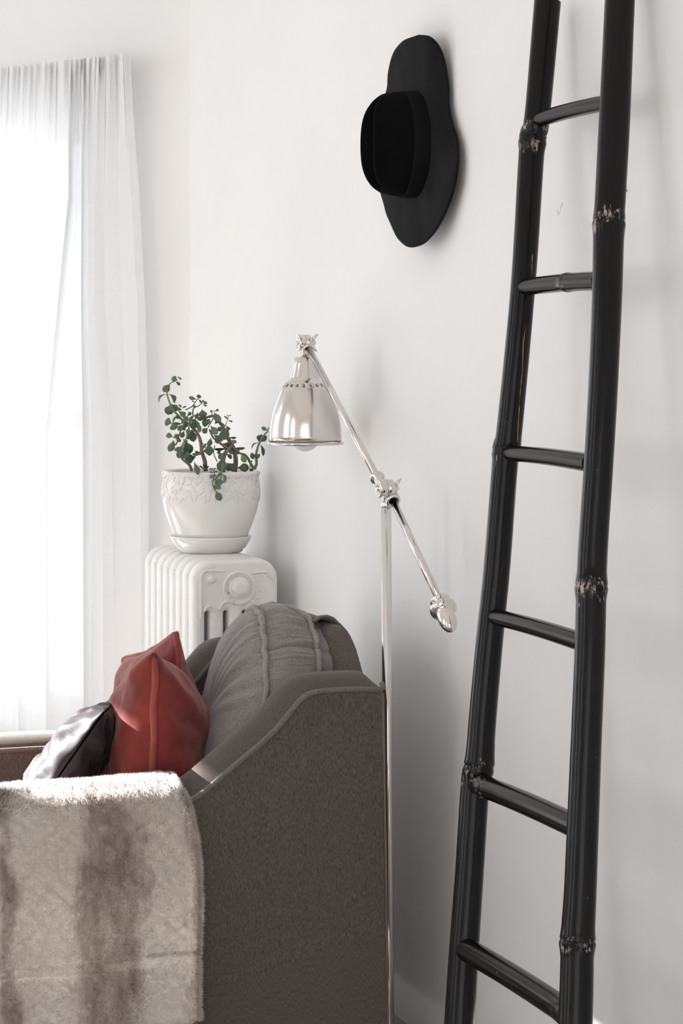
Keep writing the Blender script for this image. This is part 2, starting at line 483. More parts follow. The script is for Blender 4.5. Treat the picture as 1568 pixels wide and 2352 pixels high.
# ------------------------------------------------------------------ radiator
RY = aX(640, 1300, -.05).y; RX0 = aY(445, 1300, RY).x; RX1 = -.05; RZ = .843
PIT = .0565; NS = 8
rad = empty('radiator', ((RX0 + RX1) / 2, RY + .2, 0))
tag(rad, 'white painted cast iron column radiator in the corner under the potted plant', 'radiator')
def rr(x0, x1, z0, z1, r, n=7):
    P = []
    for cx, cz, a0 in ((x1 - r, z1 - r, 0), (x0 + r, z1 - r, 90), (x0 + r, z0 + r, 180), (x1 - r, z0 + r, 270)):
        for k in range(n + 1):
            a = radians(a0 + 90 * k / n); P.append((cx + r * cos(a), cz + r * sin(a)))
    return P
SLX = [RX0 + (px - 445) / 195 * (RX1 - RX0) for px in (477, 520, 563, 607)]
def section_mesh(name, dpt):
    cu = bpy.data.curves.new(name, 'CURVE'); cu.dimensions = '2D'; cu.fill_mode = 'BOTH'
    bev = .0135
    def spl(P):
        s = cu.splines.new('POLY'); s.points.add(len(P) - 1); s.use_cyclic_u = True
        for q, (x, z) in zip(s.points, P): q.co = (x, z, 0, 1)
    W = RX1 - RX0
    spl(rr(bev, W - bev, .05, RZ - bev, .032))
    for sx in SLX:
        spl(rr(sx - RX0 - .0045 - bev, sx - RX0 + .0045 + bev, .13, RZ - .112 + bev, .0045 + bev - .0005)[::-1])
    cu.extrude = dpt / 2 - bev; cu.bevel_depth = bev; cu.bevel_resolution = 3
    o = bpy.data.objects.new(name, cu); COL.objects.link(o)
    me = bpy.data.meshes.new_from_object(o.evaluated_get(bpy.context.evaluated_depsgraph_get()))
    bpy.data.objects.remove(o); bpy.data.curves.remove(cu)
    me.transform(Matrix(((1, 0, 0, 0), (0, 0, 1, 0), (0, 1, 0, 0), (0, 0, 0, 1))))
    me.materials.clear(); me.materials.append(M_RAD)
    for q in me.polygons: q.use_smooth = abs(q.normal.y) < .98
    return me
sm = section_mesh('section', PIT * .95)
for k in range(NS):
    o = bpy.data.objects.new('section', sm); COL.objects.link(o); o.parent = rad
    o.location = Vector((RX0, RY + PIT * (k + .5), 0)) - rad.location
# raised mouldings, medallion, plug and bleed valve on the near end
def rp(px, py): return aY(px, py, RY)
end = MB()
P = [rp(462, 1420), rp(461, 1340), rp(463, 1322), rp(470, 1313), rp(484, 1311), rp(516, 1312)]
end.tube([q + Vector((0, .001, 0)) for q in smooth_path(P, 6)], .0032, 8)
P = [rp(580, 1317), rp(600, 1314), rp(612, 1314), rp(620, 1318), rp(626, 1325), rp(622, 1326), rp(615, 1320)]
end.tube([q + Vector((0, .001, 0)) for q in smooth_path(P, 6)], .0034, 8)
P = [rp(503, 1402), rp(510, 1388), rp(522, 1381), rp(534, 1383), rp(546, 1388), rp(560, 1386), rp(572, 1380), rp(584, 1386), rp(592, 1398)]
end.tube([q + Vector((0, .002, 0)) for q in smooth_path(P, 6)], .0045, 8)
P = [rp(468, 1405), rp(474, 1396), rp(482, 1392), rp(492, 1396), rp(498, 1404)]
end.tube([q + Vector((0, .0025, 0)) for q in smooth_path(P, 6)], .004, 8)
end.build('raised_moulding', M_RAD, rad)
mc = rp(548, 1350)
mb = MB(); mb.lathe(mc, (0, -1, 0), [(-.004, .037), (.003, .037), (.0045, .0355), (.0045, .033), (.0035, .032), (.0035, .0)], 64, False)
med = mb.build('medallion', M_RAD, rad)
mb = MB(); mb.lathe(mc, (0, -1, 0), [(.003, .0245), (.0065, .023), (.0075, .021), (.0075, 0)], 48, False); mb.build('washer', M_RAD, med)
mb = MB(); hx = [(sin(radians(60 * k + 20)) * .0185, cos(radians(60 * k + 20)) * .0185) for k in range(6)]
V = [mc + Vector((x, -.006, z)) for x, z in hx] + [mc + Vector((x, -.013, z)) for x, z in hx] + [mc + Vector((x * .82, -.015, z * .82)) for x, z in hx]
F = [(i, (i + 1) % 6, 6 + (i + 1) % 6, 6 + i) for i in range(6)] + [(6 + i, 6 + (i + 1) % 6, 12 + (i + 1) % 6, 12 + i) for i in range(6)] + [tuple(range(12, 18))]
mb.add(V, F); mb.lathe(mc + Vector((0, -.014, 0)), (0, -1, 0), [(0, .0135), (.003, .013), (.0045, .011), (.005, 0)], 32, False)
mb.build('hex_plug', M_RAD, med, True, 25)
# embossed lettering round the medallion
def letters(txt, a0, a1, r, size, parent, name='lettering'):
    V = []; F = []
    dg = bpy.context.evaluated_depsgraph_get()
    for i, ch in enumerate(txt):
        if ch == ' ': continue
        cu = bpy.data.curves.new('t', 'FONT'); cu.body = ch; cu.size = size; cu.align_x = 'CENTER'; cu.extrude = .0011; cu.offset = .0002
        o = bpy.data.objects.new('t', cu); COL.objects.link(o); bpy.context.view_layer.update()
        me = bpy.data.meshes.new_from_object(o.evaluated_get(bpy.context.evaluated_depsgraph_get()))
        a = radians(a0 + (a1 - a0) * i / (len(txt) - 1))       # clockwise from the top
        c_, s_ = cos(a), sin(a); n = len(V)
        for q in me.vertices:
            x, y = q.co.x, q.co.y + r
            V.append(mc + Vector((x * c_ + y * s_, -.0045 - q.co.z, -x * s_ + y * c_)))
        F += [tuple(n + j for j in f.vertices) for f in me.polygons]
        bpy.data.objects.remove(o); bpy.data.curves.remove(cu); bpy.data.meshes.remove(me)
    return mesh(name, V, F, M_RAD, parent, False)
letters('AMERICAN RADIATOR', -128, 138, .0252, .0088, med)
mb = MB(); vc = rp(484, 1331); mb.lathe(vc, (0, -1, 0), [(-.002, .0095), (.002, .0095), (.003, .0075), (.003, .006), (.009, .0055), (.0095, .0045), (.0095, 0)], 28, False)
mb.build('bleed_valve', M_RAD, rad)
mb = MB(); vc = rp(592, 1373); mb.lathe(vc, (0, -1, 0), [(-.002, .003), (.002, .003), (.003, .0)], 14, False)
mb.lathe(rp(597, 1355), (0, -1, 0), [(-.002, .003), (.001, .003), (.002, 0)], 14, False); mb.build('stud', M_RAD, rad)
for zz in (.08, RZ - .075):
    mb = MB(); mb.tube([((RX0 + RX1) / 2, RY + .01, zz), ((RX0 + RX1) / 2, RY + PIT * NS - .01, zz)], .022, 16); mb.build('connecting_pipe', M_RAD, rad)
for yy in (RY + .03, RY + PIT * NS - .03):
    for xx in (RX0 + .03, RX1 - .03):
        mb = MB(); mb.lathe((xx, yy, 0), (0, 0, 1), [(0, .018), (.01, .018), (.02, .012), (.06, .014)], 16); mb.build('foot', M_RAD, rad)

# ------------------------------------------------------------------ saucer, pot, plant
PD = depth(((RX0 + RX1) / 2, RY + .225, 0))
PB = aD(484, 1262, PD); PX, PYc = PB.x, PB.y
RZT = RZ + .0005
S_ = PD / FPX                                               # metres per pixel there
sau = empty('saucer', (PX, PYc, RZT)); tag(sau, 'glazed white saucer under the flower pot on the radiator', 'saucer')
mb = MB(); mb.lathe((PX, PYc, RZT), (0, 0, 1), [(0, 0), (0, 72 * S_), (.006, 75 * S_), (.009, 80 * S_), (.024, 89 * S_), (.0325, 93 * S_), (.0345, 93 * S_), (.0345, 90 * S_), (.026, 86 * S_), (.022, 80 * S_), (.021, 0)], 96, False)
mb.build('dish', M_POT, sau)
mb = MB(); mb.lathe((PX, PYc, RZT), (0, 0, 1), [(.0325, 90.5 * S_), (.035, 91 * S_), (.0365, 92.5 * S_), (.035, 94.5 * S_), (.0325, 94 * S_)], 96, False); mb.build('rim', M_POT, sau)
Z0 = RZT + .0225
plant = empty('potted_plant', (PX, PYc, Z0)); tag(plant, 'jade plant with round green leaves in a cream glazed pot', 'plant')
ZT = CAM.z - (1080 - 826) / FPX * PD
HP = ZT - Z0
prof = [(0, 60), (.0, 76), (.02, 80), (.06, 83), (.15, 89), (.3, 99), (.44, 106.5), (.56, 110.5), (.66, 111.5), (.78, 110.5), (.86, 108), (.89, 107), (.915, 108), (.945, 110.5), (.975, 111.5), (.993, 111), (1.0, 108.5), (.997, 105), (.97, 103), (.9, 102), (.80, 102)]
mb = MB(); mb.lathe((PX, PYc, Z0), (0, 0, 1), [(h * HP, r * S_) for h, r in prof], 128, False)
pot = mb.build('pot', M_POT, plant)
def pot_r(h):
    return lerp_tab([(a, b) for a, b in prof[1:17]], h) * S_
# moulded leaf garland below the rim
gar = MB()
def pot_pt(a, h, lift=0):
    r = pot_r(h) + lift
    return Vector((PX + r * cos(a), PYc + r * sin(a), Z0 + h * HP))
def pot_leaf(a, h, ang, L, W):
    """raised leaf, a/h its foot, ang its direction (0 down), L and W in metres"""
    r0 = pot_r(h); da, dz = sin(ang), -cos(ang)
    def f(u, v):
        s = (u - .5) * 2; wv = W * sin(pi * min(v * .93 + .05, 1)) ** .8
        x = s * wv; y = v * L
        lift = .0035 * (1 - s * s) ** .5 * sin(pi * min(v * .9 + .1, 1)) ** .5 - .0006 - .0012 * math.exp(-(s / .15) ** 2)
        t = da * y + cos(ang) * x; q = dz * y + sin(ang) * x
        return pot_pt(a + t / r0, min(h + q / HP, .985), lift)
    gar.grid(f, 7, 7)
rng = random.Random(3)
for k in range(26):
    a = 2 * pi * k / 26 + .1
    big = k % 2 == 0
    for j in range(9 if big else 6):
        hh = .93 - (j % 5) * (.055 if big else .035) - rng.random() * .02
        pot_leaf(a + rng.uniform(-.16, .16), hh, rng.uniform(-1.3, 1.3), rng.uniform(.018, .03), rng.uniform(.0045, .007))
    if big:
        for d in (-.8, -.3, .3, .8): pot_leaf(a + d * .06, .73 + rng.uniform(-.03, .05), d, .028, .0055)
for k in range(70):
    a = 2 * pi * k / 70
    pot_leaf(a, .965 + rng.uniform(-.01, .01), rng.choice((1.4, -1.4)) + rng.uniform(-.4, .4), .022, .006)
gar.build('leaf_garland', M_POT, plant)
mb = MB()
def soil(u, v):
    r = u * 102.5 * S_; a = 2 * pi * v
    return Vector((PX + r * cos(a), PYc + r * sin(a), ZT - .012 + .004 * nz(r * 90 * cos(a), r * 90 * sin(a)) + .001))
mb.grid(soil, 16, 40, cv=True); mb.build('soil', M_SOIL, plant)

def pp(X, Y, dd=0.0):                                        # point of the plant from the close-up's coordinates, dd nearer/farther
    return aD(340 + X / 5.227, 840 + Y / 5.227, PD + dd)
def stem(pts, r0, r1, mat, dd=(0, 0)):
    n = len(pts); P = []
    for i, (X, Y) in enumerate(pts):
        t = i / (n - 1); P.append(pp(X, Y, dd[0] + (dd[1] - dd[0]) * t))
    P = smooth_path(P, 5); m = len(P)
    mb = MB(); mb.tube(P, [(r0 + (r1 - r0) * i / (m - 1)) * (1 + .12 * nz(i * .9, r0 * 900)) for i in range(m)], 9)
    return mb.build('stem', mat, plant)
stem([(690, 1265), (682, 1150), (645, 1030), (628, 900), (590, 810), (545, 755), (490, 690)], .0052, .0028, M_STEMB, (0, .02))
stem([(1035, 1270), (1052, 1150), (1042, 1060), (1015, 965), (965, 880), (900, 740), (850, 670), (790, 605), (700, 620), (620, 640), (550, 595)], .0062, .002, M_STEMB, (.01, 0))
stem([(1000, 1010), (930, 980), (860, 925), (780, 860), (735, 765)], .0034, .0019, M_STEMG, (.0, -.02))
stem([(525, 1262), (495, 1190), (405, 1110), (390, 1010), (435, 905)], .0036, .0018, M_STEMB, (-.03, -.03))
stem([(905, 1300), (905, 1150), (930, 1060), (985, 985), (1010, 960)], .004, .003, M_STEMB, (-.04, .0))
stem([(1230, 1262), (1298, 1195), (1295, 1085), (1308, 1010), (1335, 930), (1400, 822), (1436, 790), (1420, 765)], .0036, .0012, M_STEMG, (.0, -.02))
stem([(1270, 1245), (1180, 1085), (1105, 1050), (1030, 1000), (985, 950)], .003, .002, M_STEMG, (0, 0))
stem([(535, 590), (545, 515), (615, 475), (655, 430)], .0018, .0009, M_STEMG, (0, -.01))
stem([(450, 530), (525, 490), (578, 420), (605, 375)], .0015, .0009, M_STEMG, (.02, .02))
stem([(905, 745), (935, 700), (970, 600)], .0013, .0006, M_STEMG, (0, 0))
stem([(545, 1080), (640, 1045), (665, 960), (700, 935)], .0026, .001, M_STEMG, (-.02, -.03))
stem([(905, 1180), (880, 1290), (868, 1370)], .003, .0012, M_STEMG, (-.10, -.125))
stem([(868, 1290), (820, 1350), (775, 1390), (785, 1460), (812, 1505)], .002, .0015, M_STEMG, (-.118, -.13))
stem([(790, 1250), (795, 1310), (778, 1390)], .0014, .001, M_STEMG, (-.12, -.125))
stem([(330, 185), (262, 215), (228, 300), (235, 370), (262, 450), (290, 520), (350, 585), (415, 655), (520, 725), (560, 790)], .0009, .0034, M_STEMG, (.0, .01))
stem([(800, 960), (787, 1050), (828, 1150)], .0012, .0012, M_STEMG, (-.02, -.05))
stem([(300, 905), (335, 945), (390, 780), (440, 690), (480, 640)], .0016, .002, M_STEMG, (-.03, 0))
stem([(385, 1090), (415, 960), (470, 840), (500, 700), (540, 600)], .0014, .002, M_STEMG, (-.05, -.01))
stem([(720, 740), (765, 660), (800, 600)], .0014, .0014, M_STEMG, (-.03, 0))
stem([(770, 590), (760, 550), (800, 545)], .0011, .0008, M_STEMG, (0, 0))
stem([(1220, 1260), (1222, 1160), (1195, 1135)], .0011, .0007, M_STEMG, (-.01, -.01))
stem([(940, 1000), (900, 1060), (880, 1110)], .0016, .0012, M_STEMG, (0, -.06))

# leaves: foot, tip, seen width, sideways bend (all in close-up units)
LV = [(352, 178, 284, 142, 62, 0), (352, 130, 404, 166, 20, 0), (330, 190, 384, 236, 32, 4), (262, 218, 180, 312, 74, 6), (225, 345, 128, 448, 20, -40), (245, 342, 316, 450, 46, 34),
      (272, 462, 232, 588, 96, 4), (272, 460, 345, 545, 80, 0), (282, 692, 202, 662, 86, 0), (288, 690, 322, 770, 84, 0), (415, 692, 288, 690, 30, 8), (370, 598, 296, 685, 24, -18), (360, 545, 445, 625, 52, 10),
      (480, 595, 418, 668, 46, 8), (300, 855, 212, 838, 56, -8), (300, 868, 372, 832, 50, 0), (330, 868, 396, 912, 40, 0), (298, 900, 250, 1032, 72, 10), (412, 962, 312, 1018, 46, 10), (432, 978, 526, 1012, 48, -12),
      (445, 905, 510, 1055, 108, -6), (402, 985, 362, 1112, 76, 6), (410, 1035, 480, 1100, 86, 0), (572, 1095, 436, 1110, 96, 12), (552, 1155, 604, 1312, 56, 4), (522, 765, 545, 916, 84, 0), (545, 755, 468, 885, 66, 0),
      (492, 740, 470, 825, 46, 0), (432, 782, 396, 868, 50, 0), (432, 705, 356, 778, 56, 0), (502, 680, 412, 722, 50, 8), (542, 592, 490, 692, 26, -14), (592, 648, 556, 758, 28, 12), (540, 650, 532, 765, 52, 0),
      (600, 680, 622, 805, 46, 0), (582, 402, 488, 376, 38, 4), (600, 396, 616, 347, 50, 0), (602, 400, 650, 452, 22, 0), (562, 442, 524, 420, 12, 0), (565, 468, 546, 506, 34, 0), (655, 420, 710, 458, 34, -6),
      (655, 462, 710, 484, 12, -4), (640, 430, 672, 412, 12, 0), (412, 502, 364, 466, 22, 0), (410, 512, 462, 488, 16, 6), (402, 532, 348, 512, 34, 0), (556, 588, 694, 600, 44, -44), (648, 525, 660, 620, 86, 0),
      (792, 560, 874, 665, 70, -12), (800, 602, 858, 655, 52, 0), (800, 546, 848, 526, 24, 0), (772, 560, 744, 536, 22, 0), (742, 690, 642, 680, 84, 0), (716, 748, 652, 806, 60, 0), (752, 722, 836, 822, 72, -6),
      (890, 732, 838, 782, 50, 0), (905, 745, 922, 892, 104, 0), (928, 750, 958, 808, 44, 0), (785, 828, 886, 872, 46, -10), (882, 935, 1002, 982, 84, -8), (752, 865, 716, 968, 52, 10), (842, 922, 882, 862, 48, 0),
      (672, 942, 600, 888, 14, 4), (648, 1002, 522, 1062, 34, 30), (660, 1025, 786, 1012, 102, 0), (942, 992, 792, 1002, 30, 6), (872, 1010, 828, 1052, 30, 6), (932, 1050, 842, 1112, 66, 0), (892, 1098, 882, 1278, 106, 0),
      (945, 1165, 1062, 1262, 76, 0), (955, 1170, 962, 1266, 52, 0), (1035, 985, 1166, 988, 28, -6), (1040, 982, 1092, 1062, 44, 0), (972, 862, 1062, 862, 22, -4), (990, 898, 1066, 922, 38, 0), (1115, 1060, 1172, 1162, 60, 0),
      (1072, 1225, 1214, 1222, 84, 0), (1290, 1076, 1222, 1090, 66, 0), (1294, 1072, 1338, 1098, 60, 0), (1328, 926, 1242, 1002, 16, -28), (1345, 944, 1382, 1086, 36, 18), (1334, 928, 1366, 826, 86, 0), (1340, 920, 1420, 838, 62, 0),
      (1430, 778, 1362, 738, 40, 0), (1430, 775, 1450, 742, 14, 0), (966, 645, 911, 604, 18, 0), (965, 655, 1014, 674, 18, 0), (970, 600, 1000, 596, 8, 0), (970, 600, 944, 594, 8, 0), (928, 718, 992, 764, 26, -6),
      (922, 718, 882, 692, 18, 0), (790, 1250, 732, 1234, 20, 0), (792, 1250, 802, 1222, 12, 0), (795, 1268, 840, 1276, 12, 0), (782, 1284, 738, 1276, 12, 0), (790, 1308, 742, 1348, 40, 0), (796, 1310, 818, 1332, 16, 0),
      (818, 1362, 858, 1278, 14, 0), (880, 1292, 918, 1408, 34, 26), (922, 1392, 802, 1388, 62, 10), (772, 1386, 660, 1418, 20, -12), (800, 1395, 872, 1482, 52, -12), (802, 1420, 816, 1484, 44, 0), (812, 1500, 872, 1622, 70, 0),
      (672, 1235, 612, 1200, 20, 0), (678, 1232, 732, 1206, 18, 0), (675, 1230, 662, 1172, 16, 0), (672, 1240, 712, 1228, 16, 0), (670, 1240, 640, 1222, 14, 0), (676, 1236, 694, 1184, 14, 0), (1222, 1160, 1195, 1140, 14, 0), (1222, 1160, 1252, 1138, 12, 0),
      (510, 640, 580, 700, 50, 8), (470, 600, 520, 560, 36, 0), (560, 720, 620, 690, 40, 0), (840, 940, 812, 880, 40, 0), (700, 700, 740, 640, 42, 0), (600, 560, 570, 640, 40, 0), (840, 850, 900, 900, 44, 0), (800, 700, 840, 650, 36, 0),
      (940, 1060, 1000, 1120, 40, 10), (960, 1000, 1020, 1060, 44, 0), (450, 780, 410, 730, 44, 0), (380, 640, 330, 600, 34, 0), (400, 600, 450, 560, 40, 0), (340, 500, 390, 540, 30, 0), (420, 880, 470, 930, 40, 0), (560, 1020, 610, 1060, 30, 0),
      (700, 940, 660, 990, 30, 0), (1010, 940, 960, 900, 34, 0), (870, 870, 930, 830, 40, 0), (560, 640, 600, 600, 40, 0), (450, 640, 400, 690, 40, 0), (1250, 1245, 1300, 1210, 44, 0)]
def leaf(bx, by, tx, ty, wd, bend, dd, mat):
    B = pp(bx, by, dd); T = pp(tx, ty, dd + rng.uniform(-.012, .012))
    A = T - B; L = A.length; A.normalize()
    view = (B - CAM).normalized()
    b0 = A.cross(view).normalized()
    if b0.x < 0 and False: b0 = -b0
    wd *= 1.22; wr = max(wd * S_ / 5.227, .40 * L) * .5; c_ = min(1, wd * S_ / 5.227 * .5 / wr); s_ = sqrt(max(0, 1 - c_ * c_))
    if rng.random() < .7: s_ = -s_
    if c_ > .97: s_ = rng.uniform(-.22, .22); c_ = sqrt(1 - s_ * s_)
    W = (b0 * c_ + view * s_); n = A.cross(W).normalized()
    sag = bend * S_ / 5.227
    sgn = 1
    th = .0011 + .05 * wr
    def f(u, v):
        a = 2 * pi * u
        w_ = wr * (sin(pi * v ** 1.25) ** .62) * (.35 + .65 * min(1, v * 2.2)) if 0 < v < 1 else 0
        t_ = th * (sin(pi * v) ** .5 if 0 < v < 1 else 0)
        x = cos(a) * max(w_, .0006 if v < .5 else .00005); z = sin(a) * max(t_, .0004 if v < .5 else .00005)
        cup = .14 * (x * x) / max(wr, 1e-4)
        return B + A * (L * v) + W * x + n * (z + cup) + b0 * (sag * sin(pi * v) * (1 if c_ > .5 else 1)) 
    mb = MB(); mb.grid(f, 12, 10, cu=True)
    mb.build('leaf', mat, plant)
for i, q in enumerate(LV):
    X = (q[0] + q[2]) / 2; Y = (q[1] + q[3]) / 2
    if Y > 1230 and 640 < X < 960: dd = -.125 if X > 720 else -.05
    elif q[4] == 106: dd = -.085
    elif q[0] == 552: dd = -.11
    else: dd = rng.uniform(-.035, .03)
    leaf(*q, dd, M_LEAF2 if q[0] == 1115 else M_LEAF)

# ------------------------------------------------------------------ armchair
YN = 3.758; AT = .112; YI = YN + AT; YFA = 4.31; YO = YFA + AT
chair = empty('armchair', (-.6, 4.14, 0)); tag(chair, 'grey upholstered armchair with sloping piped arms against the white wall', 'armchair')
edge_px = [(876, 1586), (840, 1584), (790, 1585), (745, 1588), (716, 1593), (696, 1603), (678, 1622), (655, 1651), (630, 1680), (600, 1708), (560, 1741), (520, 1775), (480, 1810), (445, 1834), (410, 1842), (370, 1843), (320, 1842), (250, 1842)]
EP = [aY(a, b, YN) for a, b in edge_px]
EP = [(q.x, q.z) for q in EP] + [(-.78, EP[-1].z), (-.9, EP[-1].z), (-.955, EP[-1].z - .004), (-.985, EP[-1].z - .02), (-1.0, EP[-1].z - .05)]
ES = smooth_path([Vector((x, 0, z)) for x, z in EP], 5)
NE = len(ES)
def arm(y0, y1, near):
    """solid arm: flat outer panel, crowned top, inner panel"""
    mb = MB()
    nv = 13
    rows_ = []
    def top(i, k):
        v = k / (nv - 1); P = ES[i]
        t = (ES[min(i + 1, NE - 1)] - ES[max(i - 1, 0)]).normalized(); nrm = Vector((t.z, 0, -t.x))
        if nrm.z < 0: nrm = -nrm
        c = .026 * (1 - abs(2 * v - 1) ** 2.3)
        e = min(1, i / 6.0 + .3)
        return Vector((P.x, y0 + (y1 - y0) * v, P.z)) + nrm * c * e
    V = [top(i, k) for i in range(NE) for k in range(nv)]
    F = [(i * nv + k, (i + 1) * nv + k, (i + 1) * nv + k + 1, i * nv + k + 1) for i in range(NE - 1) for k in range(nv - 1)]
    mb.add(V, F)
    zb = .07
    for yy, s in ((y0, -1), (y1, 1)):
        n = len(mb.V); R = 12
        for i in range(NE):
            for r in range(R + 1):
                t = r / R; z = ES[i].z + (zb - ES[i].z) * t
                puff = .006 * sin(pi * min(t * 1.4, 1)) * sin(pi * i / (NE - 1)) ** .5
                x = ES[i].x + (.010 * t if i == 0 else 0) + (0 if i else 0)
                mb.V.append(Vector((x, yy + s * puff, z)))
        for i in range(NE - 1):
            for r in range(R):
                a = n + i * (R + 1) + r; mb.F.append((a, a + 1, a + R + 2, a + R + 1))
    # rear, front and bottom closing faces
    for idx in (0, NE - 1):
        P = ES[idx]; dx = .010 if idx == 0 else 0
        mb.add([(P.x, y0, P.z), (P.x, y1, P.z), (P.x + dx, y1, zb), (P.x + dx, y0, zb)], [(0, 1, 2, 3)])
        arc = [top(idx, k) for k in range(nv)]
        mb.add(arc, [tuple(range(nv))])
    mb.add([(ES[0].x + .01, y0, zb), (ES[0].x + .01, y1, zb), (ES[-1].x, y1, zb), (ES[-1].x, y0, zb)], [(0, 1, 2, 3)])
    return mb
a1_ = arm(YN, YI, True).build('arm', M_FAB, chair, True, 40)
a2_ = arm(YFA, YO, False).build('arm', M_FAB, chair, True, 40)
def piping_on(y, par, sgn):
    P = [Vector((q.x, y + sgn * .001, q.z + .001)) for q in ES]
    P = [Vector((P[0].x + .004, y + .012, P[0].z + .010)), Vector((P[0].x + .005, y + .003, P[0].z + .004))] + P[1:]
    mb = MB(); mb.tube(P, .0047, 8); mb.build('piping', M_PIPE, par)
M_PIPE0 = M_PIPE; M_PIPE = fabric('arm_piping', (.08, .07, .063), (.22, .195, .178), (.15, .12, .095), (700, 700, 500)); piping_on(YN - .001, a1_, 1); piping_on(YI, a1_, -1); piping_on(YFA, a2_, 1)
mb = MB(); P0 = ES[0]
mb.tube([(P0.x + .003, YN + .001, P0.z - .004), (P0.x + .008, YN + .001, .4), (P0.x + .012, YN + .001, .07)], .0022, 6); mb.build('seam', M_PIPE, a1_)
# base front rail and seat
mb = MB(); mb.box((-.97, YI, .07), (-.2, YFA, .27)); o = mb.build('base_frame', M_FAB, chair, False)
def seat(u, v):
    a = 2 * pi * u; b = pi * (v - .5)
    def se(c, p): return math.copysign(abs(c) ** p, c)
    return Vector((-.66 + .35 * se(cos(b), .3) * se(cos(a), .25), (YI + YFA) / 2 + .215 * se(cos(b), .3) * se(sin(a), .25), .33 + .06 * se(sin(b), .5)))
mb = MB(); mb.grid(seat, 64, 18, cu=True); mb.build('seat_cushion', M_FAB2, chair)
# back frame with an arched top
XB = EP[0][0]
def zback(y):
    t = (y - (YN + .012)) / (YO - .012 - (YN + .012)); t = min(t, 1 - t) * (YO - YN)
    t = max(0, min(1, t / .15)); t = t * t * (3 - 2 * t)
    return .688 + .105 * t
def tkf(y): return .042 + .02 * max(0, min(1, (y - 3.86) / .1))
def backf(u, v):
    """v across the section: front foot, up the front, over the rounded top, down the rear"""
    y = YN + .012 + (YO - YN - .024) * u
    zt = zback(y); tk = tkf(y); xr = XB - .003; r = .035
    sec = [(xr - tk, .10), (xr - tk, zt - .08), (xr - tk + .004, zt - .035), (xr - tk + .010, zt - .01), (xr - tk + .020, zt - .001), (xr - tk + .032, zt + .002), (xr - .026, zt - .004), (xr - .010, zt - .022), (xr - .001, zt - .05), (xr + .003, .4), (xr + .008, .07)]
    s = v * (len(sec) - 1); i = min(int(s), len(sec) - 2); t = s - i
    a, b = sec[i], sec[i + 1]
    return Vector((a[0] + (b[0] - a[0]) * t, y, a[1] + (b[1] - a[1]) * t + .0015 * nz(y * 22, v * 20)))
mb = MB(); mb.grid(backf, 60, 41); mb.build('back_frame', M_FAB, chair)
# loose flap lying over the top of the back
def flap(u, v):
    y0 = 3.935 + .012 * v
    y = y0 + (4.27 - y0) * u
    zt = zback(y)
    sec = [(-.066, .000), (-.056, .008), (-.042, .010), (-.028, .006), (-.008, -.012), (.004, -.035), (.008, -.06)]
    s = v * (len(sec) - 1); i = min(int(s), len(sec) - 2); t = s - i
    a, b = sec[i], sec[i + 1]
    lift = .010 * math.exp(-u / .10) * (1 - v) ** .7
    return Vector((XB + a[0] + (b[0] - a[0]) * t, y, zt + a[1] + (b[1] - a[1]) * t + lift))
mb = MB(); mb.grid(flap, 30, 25); o = mb.build('back_flap', M_FAB, chair)
so = o.modifiers.new('thick', 'SOLIDIFY'); so.thickness = .005; so.offset = -1
mb = MB(); mb.tube([flap(0, k / 24) + Vector((0, -.001, -.001)) for k in range(25)], .0028, 6); mb.build('flap_piping', M_PIPE, o)
for x, y in ((-.22, YN + .06), (-.93, YN + .06), (-.22, YO - .06), (-.93, YO - .06)):
    mb = MB(); mb.lathe((x, y, 0), (0, 0, 1), [(0, .016), (.07, .024)], 16); mb.build('leg', simple('dark_wood', (.03, .018, .012), .4) if 'dark_wood' not in bpy.data.materials else bpy.data.materials['dark_wood'], chair)

# loose back cushion, box cushion with two rows of piping
M_PIPE = M_PIPE0
bc = empty('back_cushion', (-.37, 4.15, .4)); tag(bc, 'plump grey back cushion with ruched piped boxing on the armchair', 'cushion')
CYc, CZc, HY, HZ = 4.085, .592, .215, .205
XA, XE = aY(594, 1500, YI + .01).x, aY(722, 1500, YI + .01).x     # the two pipings
def outl(t, k=1.0):
    """closed outline in the y-z plane, t 0..1 starting at the bottom near corner going up"""
    a = 2 * pi * t - pi * .75
    c_, s_ = cos(a), sin(a)                              # s_ up, -c_ towards camera
    e = 2 / 4.2
    y = -math.copysign(abs(c_) ** e, -c_) if False else math.copysign(abs(c_) ** e, c_)
    z = math.copysign(abs(s_) ** e, s_)
    zz = z * HZ
    if z > 0: zz += .014 * (1 - y * y) - .05 * z * max(0, y) ** 1.5
    if z > 0: y *= 1 - .10 * z ** 3
    return CYc + y * HY * k, CZc + zz * k
